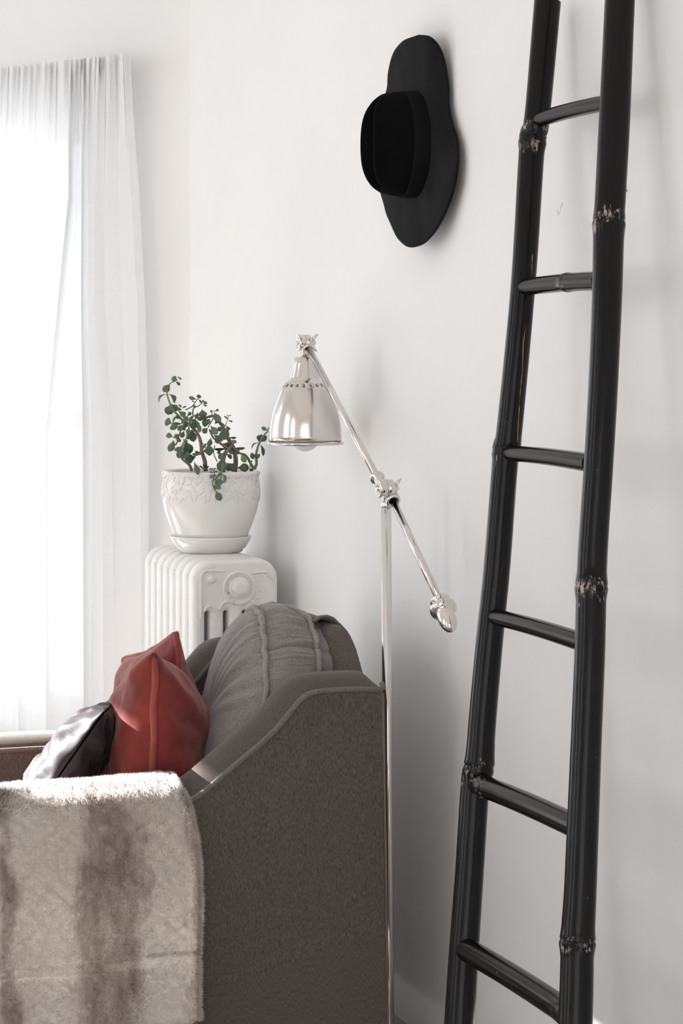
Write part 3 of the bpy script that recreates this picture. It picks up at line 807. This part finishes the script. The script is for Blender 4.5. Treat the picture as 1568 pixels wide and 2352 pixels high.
def cshape(t, q):
    """q across: -1..0 front face centre to piping, 0..1 boxing, 1..2 rear piping to face centre"""
    lean = lambda z: (z - CZc) * .08
    wed = lambda y, f: (1 - f) * .17 * (y - CYc + HY)
    if 0 <= q <= 1:
        y, z = outl(t); bulge = .010 * sin(pi * q) - .006 * math.exp(-((t - .768) / .006) ** 2)
        d = Vector((0, y - CYc, z - CZc)).normalized()
        x = XA + (XE - XA) * q
        r = .0085 * nz(t * 110, q * 1.3, 2) * (1 if z > CZc + .12 and y > YI + .02 else .12) + .003 * nz(t * 40, q * 3)
        pinch = -.004 * (1 + .8 * nz(t * 70, 3)) * (math.exp(-q / .06) + math.exp(-(1 - q) / .06))
        return Vector((x + lean(z) + wed(y, q), y, z)) + d * (bulge + r + pinch)
    k = -q if q < 0 else q - 1                             # 0 at piping, 1 at centre
    B = .078 if q < 0 else .105
    y, z = outl(t, 1 - k)
    if q > 1: y -= .060 * sin(pi * min(k * 1.5, 1)) * max(0, min(1, (z - .67) / .06)) * max(0, min(1, (4.02 - y) / .1))
    prof_ = (1 - (1 - k) ** 3.2) ** .62
    kk = 1 - k
    sw = nz(t * 42, kk * 1.2, 5) * .016 * kk ** 2 + nz(t * 100, kk * 2, 9) * .007 * kk ** 3 + nz(y * 7, z * 7, 1) * .012 * k
    low = 1.0 + (.28 * max(0, min(1, (CZc - z) / .16 + .5)) if q < 0 else .25 * (CZc - z) / .2)
    x = (XA - B * prof_ * low - sw) if q < 0 else (XE + B * prof_ * low + sw)
    return Vector((x + lean(z) + (wed(y, 0) if q < 0 else 0), y, z))
TT = 640
mb = MB()
qs = [-1 + i / 22 for i in range(22)] + [i / 14 for i in range(15)] + [1 + (i + 1) / 22 for i in range(22)]
mb.grid(lambda u, v: cshape(v, qs[int(round(u * (len(qs) - 1)))]), len(qs), TT, cv=True)
mb.build('cushion_body', M_FAB2, bc)
for q in (0, 1):
    P = []
    for k in range(160):
        p_ = cshape(k / 160, q); d = Vector((0, p_.y - CYc, p_.z - CZc)).normalized()
        P.append(p_ + d * .0055 + Vector((.007 * nz(k * .16, q * 7), 0, 0)))
    mb = MB(); mb.tube(P, .0054, 8, closed=True); mb.build('piping', M_PIPE, bc)
ts = min((k / 800 for k in range(600, 760)), key=lambda t: abs(outl(t)[1] - .728))
mb = MB(); mb.tube([cshape(ts + .0012 * nz(i * .3), i / 19) + Vector((0, -.0004, 0)) for i in range(20)], .0011, 6); mb.build('seam', M_PIPE, bc)

# ------------------------------------------------------------------ scatter pillows
def pillow(name, label, c, a, b, n, W, H, T, mat, pmat, seed, wr=.5, conc=.09, pipe=True, group=None, pw=.5):
    c = Vector(c); a = Vector(a).normalized(); b = Vector(b); b = (b - a * b.dot(a)).normalized(); n = a.cross(b)
    root = empty(name, c); tag(root, label, 'pillow', group)
    def edge(u, v):
        x = u * (1 - conc * (1 - v * v)); y = v * (1 - conc * (1 - u * u))
        return x, y
    def surf(u, v, s):
        x, y = edge(u, v)
        m = max(0, (1 - u * u)) ** pw * max(0, (1 - v * v)) ** pw
        cr = abs(u) ** 3 * abs(v) ** 3
        k = nz(u * 1.6 + seed, v * 1.6, s * 3) * .10 * m * T * 2
        ang = math.atan2(v, u); r = sqrt(u * u + v * v)
        k += wr * .006 * nz(ang * 5 + seed, r * 1.2, s * 5) * min(1, m * 2.2) * r ** 2
        k += wr * .003 * nz(u * 6, v * 6 + seed, s * 9) * min(1, m * 3)
        return c + a * (x * W / 2) + b * (y * H / 2) + n * s * (m * T / 2 + k + .0015)
    mb = MB(); G = 56
    f = lambda s: (lambda u, v: surf(sin(pi * (u - .5)), sin(pi * (v - .5)), s))
    mb.grid(f(1), G, G); mb.grid(f(-1), G, G)
    body = mb.build('cover', mat, root)
    if pipe:
        P = []
        L_ = [(-1, -1 + 2 * k / 24) for k in range(24)] + [(-1 + 2 * k / 24, 1) for k in range(24)] + [(1, 1 - 2 * k / 24) for k in range(24)] + [(1 - 2 * k / 24, -1) for k in range(24)]
        for i, (u, v) in enumerate(L_):
            x, y = edge(u, v)
            rr_ = 1 - .035 * (abs(u * v)) ** 6
            P.append(c + a * (x * W / 2 * rr_) + b * (y * H / 2 * rr_) + n * .005 * nz(i * .22, seed))
        mb = MB(); mb.tube(P, .0062, 8, closed=True); mb.build('piping', pmat, root)
    return root
SZ = .37
q = aY(350, 1500, YI + .015); av = Vector((.27, .963, -.13))
pillow('scatter_pillow', 'brick red velvet pillow nearest the front, with sunlit left edge', (q.x + av.x * SZ / 2, q.y + av.y * SZ / 2, q.z + av.z * SZ / 2 - SZ / 2), av, (.01, 0, 1), None, SZ, SZ, .195, M_RED, M_REDP, 2.3, 1.7, .075, True, 'red velvet pillows', .5)
q = aY(422, 1453, YI + .20); av = Vector((-.10, .94, -.27))
pillow('scatter_pillow', 'rose red velvet pillow behind the front red pillow, beside the radiator', (q.x + av.x * .155 - .004, q.y + av.y * .155, q.z + av.z * .155 - .17), av, (.05, 0.0, 1), None, .31, .35, .15, M_RED2, M_REDP, 8.1, 1.5, .08, True, 'red velvet pillows', .6)
q = aY(236, 1640, YI + .04); av = Vector((.33, .94, -.05)); bv = Vector((.60, 0, .80))
pillow('scatter_pillow', 'dark wrinkled satin pillow leaning low beside the front red pillow', Vector(q) + av * .125 - bv * .145, av, bv, None, .25, .30, .11, M_DARK, M_DARK, 4.4, 2.6, .05, False, None, .5)

# ------------------------------------------------------------------ blanket over the near arm
zt = ES[-8].z + .014
bl = empty('fur_blanket', (-.75, YN, .3)); tag(bl, 'cream faux fur throw with brown bands draped over the near chair arm', 'blanket')
path = [Vector((0, YN - .030, .170)), Vector((0, YN - .029, .26)), Vector((0, YN - .027, .37)), Vector((0, YN - .026, .45)), Vector((0, YN - .020, zt - .025)), Vector((0, YN - .004, zt + .002)), Vector((0, YN + .03, zt + .017)), Vector((0, YN + .06, zt + .02)),
        Vector((0, YI - .012, zt + .012)), Vector((0, YI + .016, zt - .02)), Vector((0, YI + .02, .46)), Vector((0, YI + .022, .41))]
PS = smooth_path(path, 8)
ZTOP = max(q.z for q in PS)
def xr_edge(z, s):
    if s > .62: return -.553
    T = [(.15, -.513), (.2, -.516), (.27, -.515), (.35, -.511), (.42, -.513), (.48, -.520), (.52, -.528), (.55, -.540), (.575, -.553)]
    return lerp_tab(T, z)
BXL = -1.06
def blank(u, v, off=0):
    i = u * (len(PS) - 1); k = min(int(i), len(PS) - 2); t = i - k; P = PS[k] * (1 - t) + PS[k + 1] * t
    xr = xr_edge(P.z, u); x = BXL + (xr - BXL) * v
    hang = max(0, min(1, (zt - P.z) / .3)) if P.y < YN else 0
    P = Vector((x, P.y, P.z))
    P.y -= hang * (.010 + .010 * sin(x * 26 + 1.2) + .008 * nz(x * 6, P.z * 4)) + off
    if P.y < YN + .2 and u < .1: P.z += .012 * sin(x * 14 + .5) * (1 - u / .1) - .006
    P.z += .004 * nz(x * 9, u * 8) - .012 * (1 - v) * max(0, min(1, (u - .2) / .25))
    if v > .97 : P.y += (v - .97) / .03 * .010 * (1 if P.y < YN else 0)
    # stitched hem line
    if P.y < YN and abs(P.z - .262 - .004 * sin(x * 9)) < .006: P.y += .004
    return P
mb = MB(); mb.grid(blank, 120, 90)
body = mb.build('throw', M_FUR, bl)
so = body.modifiers.new('thick', 'SOLIDIFY'); so.thickness = .012; so.offset = 0
# lower layer that peeps out under the hem
def under(u, v):
    P = blank(.0 + u * .3, .55 + v * .44); P.y += .014; P.z -= .016 - .006 * v; return P
mb = MB(); mb.grid(under, 30, 40); mb.build('lower_layer', M_FUR, bl)
def pile(name, fn, n, seed, L0, parent, umax=1.0):
    r = np.random.RandomState(seed)
    NU, NV = 240, 180
    G = np.array([[tuple(fn(i / (NU - 1) * umax, j / (NV - 1))) for j in range(NV)] for i in range(NU)], dtype=np.float64)
    gu = np.gradient(G, axis=0); gv = np.gradient(G, axis=1)
    nm = np.cross(gu, gv); nm /= np.linalg.norm(nm, axis=2, keepdims=True) + 1e-9
    ref = G[60, 90]; 
    if nm[60, 90, 1] > 0: nm = -nm
    uu = r.rand(n) * (NU - 1.001); vv = (1 - r.rand(n) ** 1.0 * .62) * (NV - 1.001)      # only where the picture can see it
    edge_n = n // 9; vv[:edge_n] = (NV - 1.001) * (1 - r.rand(edge_n) * .012)
    i = uu.astype(int); j = vv.astype(int); fu = (uu - i)[:, None]; fv = (vv - j)[:, None]
    P = G[i, j] * (1 - fu) * (1 - fv) + G[i + 1, j] * fu * (1 - fv) + G[i, j + 1] * (1 - fu) * fv + G[i + 1, j + 1] * fu * fv
    Nn = nm[i, j]
    P = P + Nn * .0052
    d = Nn * .62 + r.normal(size=(n, 3)) * .42; d[:, 2] -= .35 * (P[:, 1] < YN)
    d[:edge_n, 0] += .8
    # soft clumps
    cl = np.sin(P[:, 0] * 210 + 3 * np.sin(P[:, 2] * 160)) * .25; d[:, 0] += cl; d[:, 2] += np.cos(P[:, 2] * 190 + 2 * np.sin(P[:, 0] * 170)) * .25
    d /= np.linalg.norm(d, axis=1, keepdims=True)
    L = L0 * (.55 + .9 * r.rand(n))[:, None]
    s = np.cross(d, r.normal(size=(n, 3))); s /= np.linalg.norm(s, axis=1, keepdims=True); s *= .00042
    fl = (np.cross(2 * s, d) * Nn).sum(1) < 0; s[fl] *= -1
    V = np.empty((n * 3, 3)); V[0::3] = P - s; V[1::3] = P + s; V[2::3] = P + d * L
    me = bpy.data.meshes.new(name); me.vertices.add(n * 3); me.vertices.foreach_set('co', V.ravel())
    me.loops.add(n * 3); me.loops.foreach_set('vertex_index', np.arange(n * 3))
    me.polygons.add(n); me.polygons.foreach_set('loop_start', np.arange(0, n * 3, 3)); me.polygons.foreach_set('loop_total', np.full(n, 3))
    me.update(); me.validate()
    nn = np.repeat(Nn * .8 + d * .35, 3, axis=0); nn /= np.linalg.norm(nn, axis=1, keepdims=True)
    me.polygons.foreach_set('use_smooth', np.ones(n, dtype=bool))
    me.normals_split_custom_set_from_vertices([tuple(q) for q in nn])
    o = put(name, me, M_FUR, parent); o['kind'] = 'stuff'; return o
pile('fur_pile', blank, 260000, 5, .0075, bl)

# ------------------------------------------------------------------ floor lamp
XLMP = -.12
lamp = empty('floor_lamp', (XLMP, aX(893, 2352, XLMP).y, 0)); tag(lamp, 'nickel floor lamp with bell shade and counterweighted arm behind the armchair', 'lamp')
Jc = aX(886, 1122, XLMP)
Pt = aX(886.5, 1160, XLMP); Pb = aX(893.5, 2352, XLMP); dP = (Pb - Pt) / (Pt.z - Pb.z); Pf = Pb + dP * (Pb.z - .02)
mb = MB(); mb.tube([Pt, Pf], .0094, 28); mb.build('pole', M_NICK, lamp)
mb = MB(); mb.lathe((Pf.x, Pf.y, 0), (0, 0, 1), [(0, .105), (.004, .112), (.014, .112), (.02, .106), (.026, .03), (.034, .014), (.05, .012)], 64); mb.build('base', M_NICK, lamp)
mb = MB(); mb.lathe(Pt, (0, 0, 1), [(-.004, .0100), (.0, .0100), (.0015, .0092), (.003, .0098), (.0055, .0082), (.012, .0042), (.018, .0036), (.026, .005)], 32); mb.build('pole_cap', M_NICK, lamp)
def hinge(c, r, th, par, screw=True):
    """drum with its axis across the wall, ribbed disc on the room side, wing nut on the wall side"""
    ax = Vector((-1, 0, 0))
    mb = MB(); mb.lathe(c, ax, [(-th * .5, 0), (-th * .5, r * .86), (-th * .46, r * .95), (-th * .03, r * .97), (-.0004, r * .9), (.0004, r * .9), (th * .03, r * .97), (th * .5, r), (th * .56, r * .99), (th * .6, r * .93), (th * .6, r * .70), (th * .54, r * .66), (th * .54, r * .58), (th * .6, r * .54), (th * .6, r * .38), (th * .5, r * .34), (th * .5, 0)], 48, False)
    h = mb.build('hinge', M_NICK, par)
    mb = MB(); mb.lathe(c + ax * th * .5, ax, [(0, r * .2), (th * .14, r * .2), (th * .18, r * .12), (th * .18, 0)], 20, False); mb.build('screw', M_NICK, h)
    mb = MB(); w0 = c - ax * (th * .5)
    mb.lathe(w0, -ax, [(0, r * .3), (.010, r * .28), (.0115, r * .2), (.0115, 0)], 20, False)
    for s in (1, -1):
        up = Vector((0, -.25, 1)).normalized() * s
        P = [w0 - ax * .005 + up * .003, w0 - ax * .007 + up * r * .55, w0 - ax * .011 + up * r * .85, w0 - ax * .0155 + up * r * 1.1]
        mb.tube(smooth_path(P, 4), [.0034, .0036, .0038, .004, .004, .004, .0038, .0034, .003, .0026, .0022, .0018, .0012][:13], 8)
    mb.build('wing_nut', M_NICK, h)
    return h
hinge(Jc, .0172, .026, lamp)
A0, A1 = aX(707, 797, XLMP), aX(868, 1100, XLMP)
B0, B1 = aX(899, 1143, XLMP), aX(1009, 1378, XLMP)
mb = MB(); mb.tube([A0, A1], .0066, 24); mb.build('upper_rod', M_NICK, lamp)
mb = MB(); mb.tube([B0, B1], .0066, 24); mb.build('lower_rod', M_NICK, lamp)
dU = (A0 - A1).normalized(); dL = (B1 - B0).normalized()
def collar(p, d, par, k=1.0):
    mb = MB(); mb.lathe(p, d, [(-.016 * k, .0055), (-.012 * k, .007), (-.004, .009), (-.002, .0122 * k), (.001, .0125 * k), (.003, .0115 * k), (.003, .0085), (.0, .0075), (0, 0)], 32, False)
    return mb.build('collar', M_NICK, par)
collar(aX(866, 1097, XLMP), dU, lamp, 1.1); collar(aX(903, 1150, XLMP), dL, lamp, 1.05); 
H2 = aX(699, 787, XLMP)
hinge(H2, .0165, .024, lamp)
collar(aX(708, 803, XLMP), -dU, lamp)
tip = aX(1038, 1450, XLMP); cdn = (tip - B1).normalized(); CL = (tip - B1).length
mb = MB(); mb.lathe(B1, cdn, [(0, .0066), (.0, .014), (.001, .0168), (.0035, .0172), (.006, .0160), (.0095, .0125), (.012, .0122), (.0135, .016), (.0155, .0205), (.019, .0232), (.023, .0236), (.027, .0222), (.030, .0185), (.0315, .0155), (CL * .5, .0158), (CL * .68, .0155), (CL * .80, .0138), (CL * .9, .0105), (CL * .97, .0055), (CL, .0)], 56, False)
mb.build('counterweight', M_NICK, lamp)
# shade: lathe with a ring of round vent holes
SC_ = aX(700.7, 950, XLMP); SD = depth(SC_); ss = SD / FPX
def zpx(py): return CAM.z - (py - 826) * ss
sp = [(820, 10), (820.5, 22), (823, 25), (835, 27), (850, 30.5), (866, 34.5), (872, 36), (875, 39), (878, 44)]
sp2 = [(891, 54.5), (905, 60), (928, 69.5), (952, 77), (975, 81.5), (1000, 83.3), (1014, 84)]
NH, PS4 = 20, 4; SEG = NH * PS4
mb = MB()
def ring(py, r, off=0):
    n = len(mb.V)
    for k in range(SEG):
        a = 2 * pi * (k / SEG) + .11; mb.V.append(Vector((SC_.x + r * ss * cos(a), SC_.y + r * ss * sin(a), zpx(py)))); 
    return n
def bridge(a, b):
    for k in range(SEG): mb.F.append((a + k, a + (k + 1) % SEG, b + (k + 1) % SEG, b + k))
idx = [ring(py, r) for py, r in sp]
for a, b in zip(idx, idx[1:]): bridge(a, b)
low = [ring(py, r) for py, r in sp2]
for a, b in zip(low, low[1:]): bridge(a, b)
topi, boti = idx[-1], low[0]
yc, rc, hr = 884.5, 49.5, 3.7
midn = len(mb.V)
for h in range(NH):                                        # side mid points
    a = 2 * pi * (h * PS4 / SEG) + .11; mb.V.append(Vector((SC_.x + rc * ss * cos(a), SC_.y + rc * ss * sin(a), zpx(yc))))
for h in range(NH):
    k0 = h * PS4
    per = [topi + (k0 + i) % SEG for i in range(PS4 + 1)] + [midn + (h + 1) % NH] + [boti + (k0 + PS4 - i) % SEG for i in range(PS4 + 1)] + [midn + h]
    ac = 2 * pi * ((k0 + PS4 / 2) / SEG) + .11; n0 = len(mb.V)
    cs = []
    for i in per:
        q = mb.V[i]; du = (math.atan2(q.y - SC_.y, q.x - SC_.x) - ac + pi) % (2 * pi) - pi
        du *= rc; dv = (zpx(yc) - q.z) / ss * 1.0; L = sqrt(du * du + dv * dv)
        cu_, cv_ = du / L * hr, dv / L * hr
        r = rc + cv_ * .75; a = ac + cu_ / rc
        mb.V.append(Vector((SC_.x + r * ss * cos(a), SC_.y + r * ss * sin(a), zpx(yc + cv_))))
    m = len(per)
    for i in range(m): mb.F.append((per[i], per[(i + 1) % m], n0 + (i + 1) % m, n0 + i))
shade = mb.build('lamp_shade', M_NICKB, lamp)
so = shade.modifiers.new('thick', 'SOLIDIFY'); so.thickness = .0012; so.offset = -1
mb = MB(); P = [(SC_.x + 86.3 * ss * cos(2 * pi * k / 96), SC_.y + 86.3 * ss * sin(2 * pi * k / 96), zpx(1018)) for k in range(96)]
mb.tube(P, 3.1 * ss, 10, closed=True); mb.build('shade_rim', M_NICK, shade)
mb = MB(); mb.lathe((SC_.x, SC_.y, zpx(821)), (0, 0, 1), [(0, .011), (.0012, .0108), (.002, .0092), (.006, .0052), (.011, .0042), (.02, .005)], 28); mb.build('shade_mount', M_NICK, lamp)
mb = MB(); mb.lathe((SC_.x, SC_.y, zpx(1037)), (0, 0, 1), [(0, 0)] + [(34.5 * ss * (1 - cos(radians(t))), 34.5 * ss * sin(radians(t))) for t in range(8, 121, 8)] + [(.075, .014), (.10, .0135), (.105, 0)], 40, False)
mb.build('bulb', M_BULB, lamp)

# ------------------------------------------------------------------ hat on the wall
hat = empty('felt_hat', aX(965, 330, -.02)); tag(hat, 'black felt hat with a wide brim and creased crown hung on the wall', 'hat')
ol = [(960, 80, .040), (985, 83, .034), (1003, 98, .026), (1016, 122, .018), (1025, 155, .013), (1029, 200, .012), (1031, 245, .012), (1042, 290, .012), (1052, 330, .014), (1053, 372, .016), (1047, 415, .018), (1037, 455, .020),
      (1020, 495, .024), (1001, 530, .03), (976, 557, .036), (953, 567, .042), (933, 566, .045), (915, 548, .042), (900, 520, .036), (888, 490, .028), (878, 455, .022), (868, 410, .018), (862, 350, .016), (866, 290, .016), (876, 240, .020), (889, 205, .026), (892, 165, .032), (902, 125, .038), (925, 95, .042)]
OL = [aX(a, b, -o_ ) for a, b, o_ in ol]
OLs = smooth_path(OL + [OL[0]], 5)[:-1]
# crown foot ellipse on the brim
CF = aX(955, 330, -.03); cz0 = CF.z
ztop_, zbot_ = aX(960, 208, -.03).z, aX(960, 452, -.03).z
cyc = CF.y + .01; czc = (ztop_ + zbot_) / 2; cry = .088; crz = (ztop_ - zbot_) / 2
def crown_foot(a, k=1.0): return Vector((-.028, cyc + cry * k * cos(a), czc + crz * k * sin(a)))
mbh = MB()
nO = len(OLs)
def brim(u, v):
    i = int(round(v * nO)) % nO; O = OLs[i]
    a = math.atan2((O.z - czc) / crz, (O.y - cyc) / cry)
    I = crown_foot(a, .98)
    t = u; P = I + (O - I) * t
    P.x = I.x + (O.x - I.x) * t ** 1.5 + .0015 * nz(P.y * 20, P.z * 20)
    return P
mbh.grid(brim, 16, nO, cv=True)
o = mbh.build('brim', M_FELT, hat)
so = o.modifiers.new('thick', 'SOLIDIFY'); so.thickness = .003; so.offset = 0
HCR = .088
def squeeze(P, t):
    P.y = cyc + (P.y - cyc) * (1 - .48 * t ** 1.3); return P
def crown(u, v, inset=0):
    a = 2 * pi * v
    # side wall rises away from the wall (-x), then the top with a long central dent
    if u < .62:
        t = u / .62; k = 1.0 - .07 * t ** 1.5 + .012 * sin(pi * t)
        P = squeeze(crown_foot(a, k), t); P.x = -.024 - HCR * t * (1 - .20 * abs(sin(a)) ** 5 * t)
        return P
    t = (u - .62) / .38
    k = .93 * (1 - t); rr_ = sqrt(max(0, 1 - (1 - k / .93) ** 2))
    P = squeeze(crown_foot(a, max(.93 * (1 - t), .0005)), 1)
    y = (P.y - cyc) / cry; z = (P.z - czc) / crz
    lip = .006 * sin(pi * min(1, t * 3.2)) ** .8 if t < .31 else .0
    dent = .045 * math.exp(-((y + .0) / .16) ** 2) * min(1, t * 2.2) * (1 - .25 * z * z) * (1.05 - .35 * z)
    P.x = -.024 - HCR * (1 - .20 * abs(sin(a)) ** 5 * (1 - t)) - lip + dent - .006 * (1 - z * z) 
    return P
mb = MB(); mb.grid(crown, 60, 96, cv=True); mb.build('crown', M_CROWN, hat)
def band(u, v):
    a = 2 * pi * v; t = .03 + .36 * u; k = 1.0 - .07 * t ** 1.5 + .012 * sin(pi * t) + .014
    P = squeeze(crown_foot(a, k), t); P.x = -.024 - HCR * t * (1 - .20 * abs(sin(a)) ** 5 * t); return P
mb = MB(); mb.grid(band, 8, 96, cv=True); o = mb.build('hat_band', M_BAND, hat)
so = o.modifiers.new('thick', 'SOLIDIFY'); so.thickness = .0012

# ------------------------------------------------------------------ bamboo ladder
lad = empty('bamboo_ladder', (-.27, 3.0, 0)); tag(lad, 'black lacquered bamboo ladder with worn joints leaning on the white wall', 'ladder')
def xoff(z): return -.045 - (1.85 - z) * .135                # lean: distance from the wall at height z
def rail_pt(px, py):
    x = -.15
    for _ in range(12):
        P = aX(px, py, x); x = xoff(P.z)
    return P
Lr = [(1257, 4), (1233, 270), (1222, 330), (1205, 600), (1188, 800), (1168, 1000), (1161, 1045), (1141, 1300), (1124, 1470), (1108, 1650), (1100, 1760), (1091, 1800), (1078, 2000), (1064, 2200), (1055, 2352)]
Lw = [(4, 62), (250, 59), (300, 60), (325, 63), (345, 59), (700, 57), (1000, 60), (1035, 64), (1055, 60), (1400, 62), (1700, 64), (1752, 69), (1775, 66), (2000, 66), (2352, 71)]
Rr = [(1427, -60), (1423, 0), (1412, 250), (1402, 440), (1398, 515), (1393, 700), (1384, 900), (1372, 1100), (1362, 1250), (1358, 1340), (1354, 1500), (1346, 1700), (1338, 1900), (1332, 2050), (1326, 2160), (1324, 2250), (1321, 2352)]
Rw = [(-60, 70), (0, 69), (300, 72), (480, 71), (515, 74), (560, 71), (800, 68), (1200, 68), (1310, 69), (1345, 74), (1380, 70), (1700, 71), (2050, 75), (2130, 78), (2165, 82), (2200, 77), (2352, 79)]
def rail(Pts, Wd, nodes, seed, rungs):
    P3 = [rail_pt(*q) for q in Pts]
    P = smooth_path(P3, 24)
    # carry on to the floor (and up out of the picture)
    d = (P3[-1] - P3[-4]).normalized(); t = P3[-1].z / -d.z
    P += [P3[-1] + d * t * k / 24 for k in range(1, 25)]
    if Pts[0][1] < 0:
        d0 = (P3[0] - P3[2]).normalized(); P = [P3[0] + d0 * .10 * k / 6 for k in range(6, 0, -1)] + P
    m = len(P); R = []; wear = []; n = 40
    for q in P:
        dd = depth(q); py = 826 + (CAM.z - q.z) / dd * FPX
        r = lerp_tab(Wd, py) / FPX * dd / 2
        g = 0; wr_ = 0
        for nd, wv_ in nodes:
            g += .0013 * math.exp(-((py - nd) / 16) ** 2) - .0016 * math.exp(-((py - nd + 5) / 4) ** 2)
            wr_ += wv_ * math.exp(-((py - nd) / 48) ** 2) + .5 * wv_ * math.exp(-((py - nd) / 20) ** 2)
        for nd in rungs: wr_ += .35 * math.exp(-((py - nd) / 22) ** 2)
        R.append(r + g); wear.append(min(wr_, 1.2))
    mb = MB(); mb.tube(P, R, n)
    o = mb.build('rail', M_BAM, lad, True, 50)
    at = o.data.attributes.new('wear', 'FLOAT', 'POINT')
    vals = []
    for i in range(m):
        for k in range(n): vals.append(wear[i] * (.72 + .5 * nz(k * .18, i * .1, seed)))
    at.data.foreach_set('value', vals[:len(o.data.vertices)])
    return P
PL = rail(Lr, Lw, [(326, 1.0), (1042, .45), (1765, .55)], 1, [285, 1041, 1800, 2180])
PR = rail(Rr, Rw, [(512, .95), (1350, .8), (2165, .75)], 2, [])
rungs_ = [((1238, 275), (1385, 238), 37, 39, None), ((1198, 661), (1365, 646), 40, 46, .62), ((1160, 1040), (1342, 1062), 36, 45, None), ((1132, 1415), (1326, 1472), 38, 46, None), ((1098, 1800), (1310, 1893), 52, 58, .08), ((1072, 2180), (1296, 2322), 56, 62, .96)]
for (l, r, w0, w1, nd) in rungs_:
    a = rail_pt(*l); b = rail_pt(*r)
    vw = (a - CAM).normalized()
    b = b + (b - a) * .07
    a = a - FW * .004
    d = (b - a).normalized(); m = 60; P = []; R = []; wear = []
    for k in range(m):
        t = k / (m - 1); q = a.lerp(b, t); q.z += .002 * sin(pi * t) 
        rr_ = (w0 + (w1 - w0) * t) / 2 / FPX * depth(q) * .97
        g = 0; wv_ = .25 * math.exp(-t / .06)
        if nd is not None:
            g = .0016 * math.exp(-((t - nd) / .045) ** 2) - .0016 * math.exp(-((t - nd - .02) / .012) ** 2); wv_ += .75 * math.exp(-((t - nd) / .06) ** 2)
        P.append(q); R.append(rr_ + g); wear.append(wv_)
    mb = MB(); mb.tube(P, R, 28); o = mb.build('rung', M_BAM, lad, True, 50)
    at = o.data.attributes.new('wear', 'FLOAT', 'POINT'); vals = [wear[i] for i in range(m) for _ in range(28)]
    at.data.foreach_set('value', vals)
# long drying crack on the left rail
cr = [(1220, 585), (1217, 640), (1209, 690), (1206, 740), (1199, 790), (1197, 850), (1193, 890), (1189, 950), (1186, 1010), (1186, 1070), (1180, 1140), (1176, 1210)]
P = []
for px, py in cr:
    pc = lerp_tab([(b, a) for a, b in Lr], py); c = rail_pt(pc, py); dd = depth(c); r = lerp_tab(Lw, py) / FPX * dd / 2
    o_ = (px - pc) / FPX * dd; P.append(c + RT * o_ - FW * sqrt(max(r * r - o_ * o_, 0)) * 1.0)
P = smooth_path(P, 6)
mb = MB(); mb.tube(P, [.0006 + .0007 * abs(nz(i * .45)) for i in range(len(P))], 6); mb.build('crack', M_CRACK, lad)
# nail in the wall beside the ladder
nl = MB(); q = aX(1439, 438, 0); nl.lathe(q, (-1, 0, 0), [(-.002, .0012), (.006, .0012), (.006, .003), (.0075, .003), (.0075, 0)], 12, False)
o = nl.build('nail', M_BAND); tag(o, 'small dark nail in the wall just right of the right ladder rail', 'nail')

# a pencil scratch on the plaster between the rails
P = smooth_path([aX(a, b, -.0004) for a, b in ((1279, 482), (1281, 494), (1284, 490), (1287, 478), (1290, 466), (1291, 474))], 5)
wr_ = bpy.data.objects['wall_right']
mb = MB(); mb.tube(P, .0005, 5); mb.build('scratch', M_FRAME, wr_)
